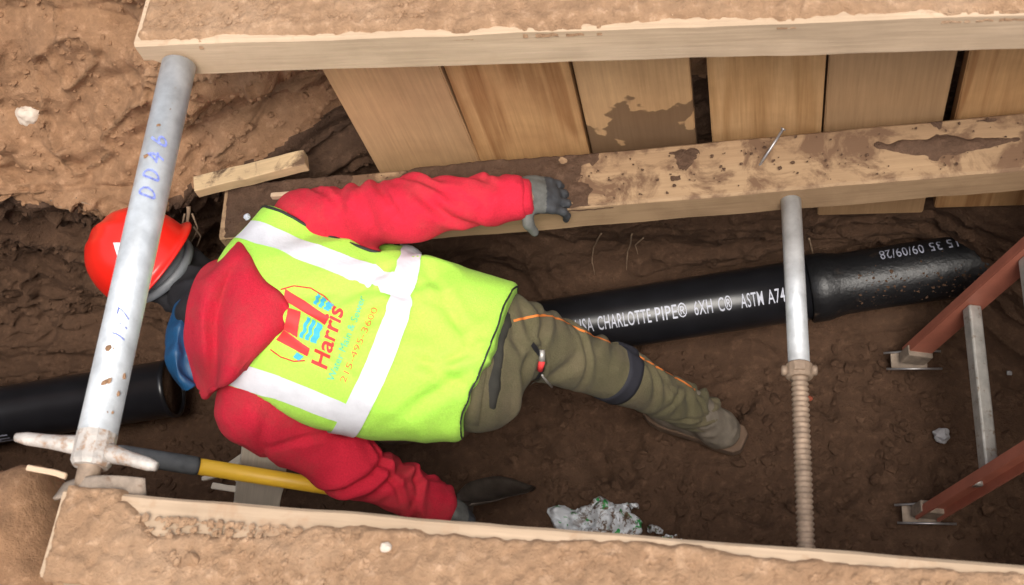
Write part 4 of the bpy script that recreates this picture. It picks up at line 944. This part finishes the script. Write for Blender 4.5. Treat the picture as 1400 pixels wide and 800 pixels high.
# knee strap, orange side seam, pocket
kd = (J['ankF'] - J['hipF']); kd /= np.linalg.norm(kd); kc = J['knF'] - kd * .035; Fm = frame(kd); sv = []
for a in np.linspace(0, 2 * math.pi, 49):
    for u in (-.024, -.022, -.011, 0, .011, .022, .024):
        c0 = kc + kd * u; dr = Fm[:, 1] * math.cos(a) + Fm[:, 2] * math.sin(a); h, nn, i_, ds = tbv.ray_cast(Vector(c0 + dr * .14), Vector(-dr)); rr_ = min(.095, (Vector(h) - Vector(c0)).length if h is not None else .08)
        sv.append(c0 + dr * (rr_ + (.004 if abs(u) < .023 else -.003)))
make('knee_strap', sv, grid_faces(49, 7), MAT['navy'], trousers)
strip('seam_stitching', [(702, 439), (722, 434), (745, 431), (766, 437), (790, 450), (815, 461), (834, 469)], .006, MAT['orange'], trousers, tbv, off=.0015, nw=2)
strip('seam_stitching', [(866, 484), (888, 496), (912, 510), (935, 523), (950, 533)], .006, MAT['orange'], trousers, tbv, off=.0015, nw=2)
strip('pocket_opening', [(727, 470), (735, 481), (741, 493), (741, 506), (733, 518)], .012, MAT['black_cloth'], trousers, tbv, off=.002, nw=3)
strip('pocket_hem', [(729, 463), (742, 476), (749, 492), (746, 510), (733, 524), (724, 523)], .012, MAT['olive'], trousers, tbv, off=.006, nw=3)
pk = [hit(739, 478, tbv, .004)[0], hit(737, 492, tbv, .008)[0], hit(735, 503, tbv, .008)[0]]
lg = thing('lighter', pk[2], 'tiny grey and red lighter poking out of the trouser pocket', 'lighter')
V, F = tube([pk[0], pk[1]], .008, 10); make('body', V, F, MAT['alu'], lg); V, F = tube([pk[1], pk[2]], .008, 10); make('base', V, F, MAT['print_red'], lg)
pz = [q for q in (hit(x, y, tbv, .006)[0] for x, y in ((740, 510), (747, 518), (755, 526), (762, 530), (756, 533), (750, 526))) if q is not None]
V, F = tube(pz, .0032, 6); make('zip_pull', V, F, MAT['alu'], trousers)

# boots
def boot(ank, heel, toe, nm='boot'):
    f = toe - heel; f[2] = 0; L_ = np.linalg.norm(f); f /= L_; sd_ = np.cross((0, 0, 1.), f); Fm = np.stack([f, sd_, np.array([0, 0, 1.])], 1); h0 = heel.copy(); h0[2] = 0
    def up(p):
        q0 = h0 + f * .055 + np.array([0, 0, .055]); d = sd_cone(p, ank + np.array([-.03, 0, .06]), q0, .052, .049)
        d = smin(d, sd_cone(p, q0, h0 + f * .15 + np.array([0, 0, .052]), .046, .044), .03)
        d = smin(d, sd_ell(p, h0 + f * (L_ - .075) + np.array([0, 0, .050]), (.075, .050, .040), Fm), .03)
        return smax(d, -(p[..., 2] - .030), .004)
    bb = np.array([ank, heel, toe]); V, F = nets(up, bb.min(0) - .11, bb.max(0) + .11, .007); V = folds(V, F, lambda V: .004 * (1 - 2 * np.abs(vnoise(V * [22, 22, 30], 77)))); b = make(nm, V, F, MAT['leather'], man)
    S = [(-.018, .028), (.000, .044), (.05, .050), (.11, .046), (.17, .052), (.22, .056), (.255, .050), (.280, .034), (.290, .014)]
    outl = [(s, w) for s, w in S] + [(s, -w) for s, w in S[::-1]]; k = len(outl); lv = [h0 + f * s * L_ / .283 + sd_ * w + np.array([0, 0, z]) for z in (0.0, .036) for s, w in outl]
    F = [[i, (i + 1) % k, k + (i + 1) % k, k + i] for i in range(k)] + [list(range(k))[::-1], list(range(k, 2 * k))]
    bevel(make('sole', lv, F, MAT['sole'], b, smooth=False), .005)
hlF = P(1010, 606, .0); toF = P(882, 556, .0); toF = hlF + (toF - hlF) / np.linalg.norm(toF - hlF) * .29; J['ankF'] = J['ankF']
boot(J['ankF'], hlF, toF)
hlN = J['ankN'] + np.array([.06, -.01, 0]); hlN[2] = 0; boot(J['ankN'], hlN, hlN + np.array([-.285, -.02, 0]))

# gloves with five fingers
def glove(wr, fwd, pn, curls, spread, thumb_dir, side, mats, nm='glove', h=.0035):
    Fm = frame(fwd, pn); f, s, u = Fm[:, 0], Fm[:, 1] * side, Fm[:, 2]      # u: back of the hand
    kn = [wr + f * (.100 - .006 * abs(i - 1.2)) + s * (-.033 + .022 * i) for i in range(4)]; ln = [.075, .084, .078, .062]
    segs = []
    for i in range(4):
        p = kn[i]; a = 0; w = [.45, .32, .25]; d0 = f + s * spread * (i - 1.5)
        for k in range(3):
            a += curls[k]; d = d0 * math.cos(a) - u * math.sin(a); d /= np.linalg.norm(d); q = p + d * ln[i] * w[k]; segs.append((p, q, .0108 - .0008 * k, .0100 - .0008 * k, i)); p = q
    t0 = wr + f * .030 - s * .032; td = np.array(thumb_dir, float); t1 = t0 + (f * td[0] - s * td[1] - u * td[2]) * .042; t2 = t1 + (f * (td[0] + .35) - s * (td[1] * .4) - u * (td[2] + .1)) * .034
    def palm(p):
        d = sd_ell(p, wr + f * .055, (.062, .046, .021), np.stack([f, s, u], 1)); d = smin(d, sd_cone(p, wr, wr + f * .05, .032, .034), .02)
        for i in range(4): d = smin(d, sd_cone(p, wr + f * .04 + s * (-.026 + .018 * i), kn[i], .016, .0135), .008)
        return d
    def full(p):
        d = palm(p)
        for i in range(4):
            fd = None
            for a, b, ra, rb, ii in segs:
                if ii == i: e = sd_cone(p, a, b, ra, rb); fd = e if fd is None else smin(fd, e, .004)
            d = smin(d, fd, .005)
        th = smin(sd_cone(p, t0, t1, .0165, .0130), sd_cone(p, t1, t2, .0130, .0105), .005)
        return smin(d, th, .010)
    bb = np.array([wr] + [s_[1] for s_ in segs] + [t1, t2]); V, F = nets(full, bb.min(0) - .045, bb.max(0) + .045, h); V = folds(V, F, lambda V: .0015 * fbm(V, 60, 3, 91))
    g = make(nm, V, F, MAT[mats[0]], man)
    g.data.materials.append(MAT[mats[1]]); fc = np.mean(V[F], 1); fingers = ((fc - wr) @ f > .075); m2 = fingers.astype(np.int32); g.data.polygons.foreach_set('material_index', m2)
    V, F = tube([wr - f * .012, wr + f * .004, wr + f * .022], [.036, .039, .036], 24); make('glove_cuff', V, F, MAT[mats[2]], g)
    return g
wF = J['wrF'] + np.array([-.026, .010, .004])
glove(wF, (.90, .14, -.40), (.38, -.08, .92), (.35, .60, .45), .06, (.20, .90, .40), 1, ('glove', 'glove_dark', 'glove_cuff'))
# shovel and the hand that holds it
s0 = P(160, 620, .86); s1 = P(602, 690, .345); sdv = (s1 - s0) / np.linalg.norm(s1 - s0)
wN = J['wrN'] + np.array([.004, 0, -.005]); hd = s1 - sdv * .0 - wN; 
glove(wN, (.70, -.10, -.70), (.30, .80, .50), (.75, .80, .60), .02, (.55, .45, .75), -1, ('glove', 'glove_dark', 'glove_cuff'))

shv = thing('shovel', s1, 'shovel with yellow fibreglass shaft, grey grip and dark blade, held by the lower hand', 'shovel')
g1 = s0 + (P(269, 641, .86 - .515 * .245) - s0); g1 = s0 + sdv * np.linalg.norm(g1 - s0)
V, F = tube([s0 - sdv * .004, s0, s0 + sdv * .02, g1 - sdv * .01, g1], [.012, .021, .0225, .0235, .0225], 24); make('grip', V, F, MAT['grip'], shv)
V, F = tube([g1 - sdv * .002, s1 + sdv * .02], .0205, 24); make('shaft', V, F, MAT['yellow'], shv)
tip = P(728, 672, .02); sock = s1 + sdv * .0
V, F = tube([sock - sdv * .05, sock + sdv * .03, sock + sdv * .09], [.0235, .0235, .018], 20); make('socket', V, F, MAT['blade'], shv)
bd = tip - (sock + sdv * .06); BL = np.linalg.norm(bd); bd /= BL; bs = np.cross(bd, (0, .25, 1.)); bs /= np.linalg.norm(bs); bu = np.cross(bs, bd); pv = []; nu, nv_ = 18, 11
for i in range(nu):
    t = i / (nu - 1); w = .052 * (min(1, .55 + t * 2.2)) * (1 - max(0, t - .55) ** 1.8 * 4.9)
    w = max(w, .006)
    for j in range(nv_):
        v = j / (nv_ - 1) * 2 - 1; pv.append(sock + sdv * .06 + bd * BL * t + bs * w * v + bu * (.028 * v * v * (1 - .4 * t) + .02 * math.sin(t * math.pi)))
o = make('blade', pv, grid_faces(nu, nv_), MAT['blade'], shv); s = o.modifiers.new('s', 'SOLIDIFY'); s.thickness = .0035

# ------------------------------------------------------------------ loose things
def stone(px, py, Z, size, mat, label, seed, sq=(1, .8, .7), nm='stone', cat='stone', group=None, pos=None):
    c = P(px, py, Z) if pos is None else np.array(pos); r = np.array(sq) * size
    V, F = nets(lambda p: sd_ell(p, c, r), c - size * 1.3, c + size * 1.3, size / 9); V = V + (V - c) * (.45 * fbm(V, 1.3 / size, 3, seed))[:, None]
    return tag(make(nm, V, F, mat), label, cat, group)
far_bv = BVHTree.FromPolygons([tuple(v) for v in FB.reshape(-1, 3)], [tuple(map(int, f)) for f in grid_faces(FB.shape[0], FB.shape[1])])
def on_bank(px, py):
    o, d = ray(px, py); h, nn, i, ds = far_bv.ray_cast(o, d); return np.array(h) if h is not None else P(px, py, 1.1)
q = on_bank(40, 157); stone(0, 0, 0, .036, MAT['stone'], 'pale rounded stone embedded in the earth bank', 101, (1, .8, 1), pos=q)
stone(1287, 596, .012, .024, MAT['stone_grey'], 'small pale grey stone on the trench floor between ladder feet', 102)
stone(1380, 510, .006, .009, MAT['stone_grey'], 'tiny grey pebble under the ladder rungs', 103)
stone(1107, 545, .004, .010, basic('brick_bit', (.30, .07, .035), .9), 'reddish brick crumb beside the threaded jack', 104)
stone(338, 297, ZL + .012, .0075, MAT['white'], 'small white bead on the muddy beam end by the shoulder', 105, (1, 1, 1), cat='pebble')
stone(527, 748, 1.592, .010, MAT['stone'], 'small pale stone stuck in the dirt on the near beam', 106)
stone(262, 765, 1.594, .013, MAT['soil_crust'], 'round earth clod on the near beam', 107, nm='clod', cat='clod')
# wood offcuts
def offcut(a, b, w, h, mat, label, nm='wood_offcut', cat='wood', upv_=(0, 0, 1), seed=0):
    a, b = np.array(a), np.array(b); L_ = np.linalg.norm(b - a); n_ = 14; xs = np.linspace(-L_ / 2, L_ / 2, n_)
    pr = [(-w / 2, -h / 2), (w / 2, -h / 2), (w / 2, h / 2), (-w / 2, h / 2)]; V = np.array([[[x, y, z] for y, z in pr] for x in xs]); V += .003 * np.stack([fbm(V, 18, 3, seed + c) for c in range(3)], -1)
    F = [list(map(int, f))[::-1] for f in grid_faces(n_, 4, True)] + [[0, 1, 2, 3], [(n_ - 1) * 4 + i for i in (3, 2, 1, 0)]]
    o = make(nm, V.reshape(-1, 3), F, mat, local=True, smooth=False); Rm = frame(b - a, upv_); mt = Matrix.Identity(4)
    for i in range(3):
        for j in range(3): mt[i][j] = Rm[i, j]
        mt[i][3] = (a[i] + b[i]) / 2
    o.matrix_world = mt; bm = bmesh.new(); bm.from_mesh(o.data); bmesh.ops.recalc_face_normals(bm, faces=bm.faces); bmesh.ops.bevel(bm, geom=[e for e in bm.edges if e.calc_face_angle(0) > .9], offset=.002, segments=1, affect='EDGES'); bm.to_mesh(o.data); bm.free()
    return tag(o, label, cat)
MAT['timber_speck'] = wood('speckled_offcut', (.58, .42, .24), (.48, .33, .18), 14, mud=(.12, .07, .04), mud_lo=0.51)
offcut(P(268, 256, 1.01), P(419, 219, 1.01), .044, .034, MAT['timber_speck'], 'short speckled wooden stake lying on the earth ledge by the beam end', 'wooden_stake', 'stake', seed=3)
offcut(P(350, 694, .42), P(368, 583, .70), .120, .03, MAT['wood_grey'], 'grey weathered board stub leaning behind the shovel shaft', 'weathered_board', 'board', (.45, -.5, .8), 5)
for k, (a, b, w) in enumerate((((276, 655, .50), (332, 640, .50), .012), ((290, 664, .50), (335, 672, .50), .016), ((318, 650, .51), (336, 668, .51), .012), ((298, 650, .52), (350, 612, .54), .022))):
    offcut(P(*a), P(*b), w, .010, MAT['wood_grey'], 'pale torn wood splinter beside the weathered board', 'wood_splinter', 'splinter', seed=20 + k)['group'] = 'splinters beside the weathered board'
offcut(P(36, 639, 1.50), P(92, 650, 1.50), .011, .008, MAT['timber'], 'thin pale stick poking from the lip below the jack handle', 'stick', 'stick', seed=31)
offcut(P(372, 269, .99), P(408, 266, .99), .012, .02, MAT['timber'], 'pale wood chip on the muddy beam behind the shoulder', 'wood_chip', 'wood chip', seed=33)
# nail standing in the lower beam
a, b = P(1040, 224, ZL), P(1071, 176, ZL + .045); V, F = tube([a - (b - a) * .15, b], .0032, 10); nl = thing('nail', a, 'long bent nail sticking up from the low muddy beam', 'nail'); make('shank', V, F, MAT['steel'], nl)
V, F = tube([b - (b - a) * .03, b + (b - a) * .01], .006, 10); make('head', V, F, MAT['steel'], nl)
# crumpled bag
def bag(px, py, lx, ly, hz, label, seed, nm='plastic_bag', mat='bag'):
    c = P(px, py, .0); n1, n2 = 46, 26; u, v = np.meshgrid(np.linspace(-1, 1, n1), np.linspace(-1, 1, n2), indexing='ij'); p = np.stack([u * lx, v * ly, 0 * u], -1)
    r = np.hypot(u, v); z = hz * np.clip(1 - r ** 2, 0, 1) ** .6 * (.7 + .7 * fbm(p, 14, 3, seed)) + .030 * np.abs(vnoise(p * 38, seed + 2)) + .016 * np.abs(vnoise(p * 85, seed + 4))
    ed = 1 + .45 * fbm(np.stack([np.cos(np.arctan2(v, u)), np.sin(np.arctan2(v, u)), 0 * u], -1), 2.3, 3, seed + 6); k = np.minimum(1, 1 / np.maximum(r, 1e-6)) ; k = np.where(r > 1, k, 1)
    V = np.stack([u * k * lx * ed, v * k * ly * ed, z + .002], -1); V[..., :2] += .010 * np.stack([fbm(p, 25, 2, seed + 8), fbm(p, 25, 2, seed + 9)], -1)
    V[..., 2] += floor_z(c[0] + V[..., 0], c[1] + V[..., 1])
    o = make(nm, V.reshape(-1, 3) + np.array([c[0], c[1], 0]), grid_faces(n1, n2), MAT[mat], origin=(c[0], c[1], 0)); o.modifiers.new('s', 'SOLIDIFY').thickness = .0012
    return tag(o, label, 'plastic bag')
bag(818, 716, .135, .075, .05, 'crumpled white and green printed plastic bag smeared with soil', 111)
bag(916, 742, .035, .028, .016, 'small white plastic scrap beside the printed bag', 115, 'plastic_scrap')
for k_, (x_, y_, l_, c_) in enumerate(((868, 690, .014, 'tiny white plastic scrap on the soil just behind the printed bag'), (850, 699, .011, 'tiny curled plastic scrap touching the back of the printed bag'), (895, 722, .020, 'torn white plastic scrap between printed bag and beam'))):
    bag(x_, y_, l_, l_ * .7, .008, c_, 130 + 10 * k_, 'plastic_scrap')
# roots hanging below the low beam and by the hat
def root(pts, r, label, grp):
    V = np.array(pts, float); t = np.linspace(0, 1, len(V)); tt = np.linspace(0, 1, 16); C = np.stack([np.interp(tt, t, V[:, i]) for i in range(3)], 1); C += .008 * np.stack([fbm(C, 14, 2, 7 + i) for i in range(3)], -1)
    v, f = tube(C, np.linspace(r, r * .4, 16), 6); return tag(make('root', v, f, MAT['root']), label, 'root', grp)
def bk(px, py, o=.01): h = on_bank(px, py); return h + np.array([0, -o, 0])
LB, GB = 'thin pale root hanging from the dark earth under the low beam', 'roots under the low beam'
for p_ in ([(822, 312), (812, 330), (808, 352), (812, 368)], [(866, 312), (858, 335), (856, 360)], [(1105, 318), (1112, 340), (1104, 368)], [(880, 318), (868, 326), (872, 340)], [(1190, 350), (1180, 365), (1176, 385)]): root([bk(x, y, .02) for x, y in p_], .0028, LB, GB)
LC, GC = 'thin curling root sticking out beside the hard hat', 'roots beside the hard hat'
for p_ in ([(258, 280), (256, 300), (254, 325)], [(262, 290), (270, 310), (262, 330)], [(252, 290), (248, 312), (256, 330)], [(264, 308), (274, 322), (270, 335)]): root([P(x, y, .93 - .001 * (y - 280)) for x, y in p_], .0030 if p_[0][0] != 258 else .006, LC, GC)
LD, GD = 'fine pale rootlet on the earth bank above the hat', 'rootlets on the bank'
for p_ in ([(70, 272), (82, 282), (100, 288)], [(104, 270), (110, 284), (126, 292)], [(112, 276), (124, 280), (134, 288)]): root([bk(x, y, .004) for x, y in p_], .0022, LD, GD)
# earth clod lying against the bank by the roots, and loose soil on the floor and ledges
r_ = np.random.default_rng(99); n_ = 20000; X = r_.uniform(-2.6, .95, n_); Y = r_.uniform(.55, 1.8, n_); S_ = .0015 + .022 * r_.random(n_) ** 9
tag(lumps('loose_soil', np.stack([X, Y, floor_z(X, Y) + S_ * .2], -1), S_, MAT['soil_floor'], None, 12), kind='stuff')
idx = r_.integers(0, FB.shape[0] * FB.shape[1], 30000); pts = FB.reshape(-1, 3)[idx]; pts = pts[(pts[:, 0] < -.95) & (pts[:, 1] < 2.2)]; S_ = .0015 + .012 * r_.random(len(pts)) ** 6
lim_ = pts[:, 2] + .22 * fbm(pts, 3, 4, 6); cls = np.where(lim_ < .80, 2, np.where(lim_ < 1.0 - .1 * (pts[:, 0] < -1.5), 1, 0))  # clods take the same painted depth shade as the bank
for k_, mn in enumerate(('soil_bank', 'soil_wet_shade', 'soil_floor')): tag(lumps('loose_soil', pts[cls == k_], S_[cls == k_], MAT[mn], None, 13 + k_), kind='stuff')
bpy.context.view_layer.update()
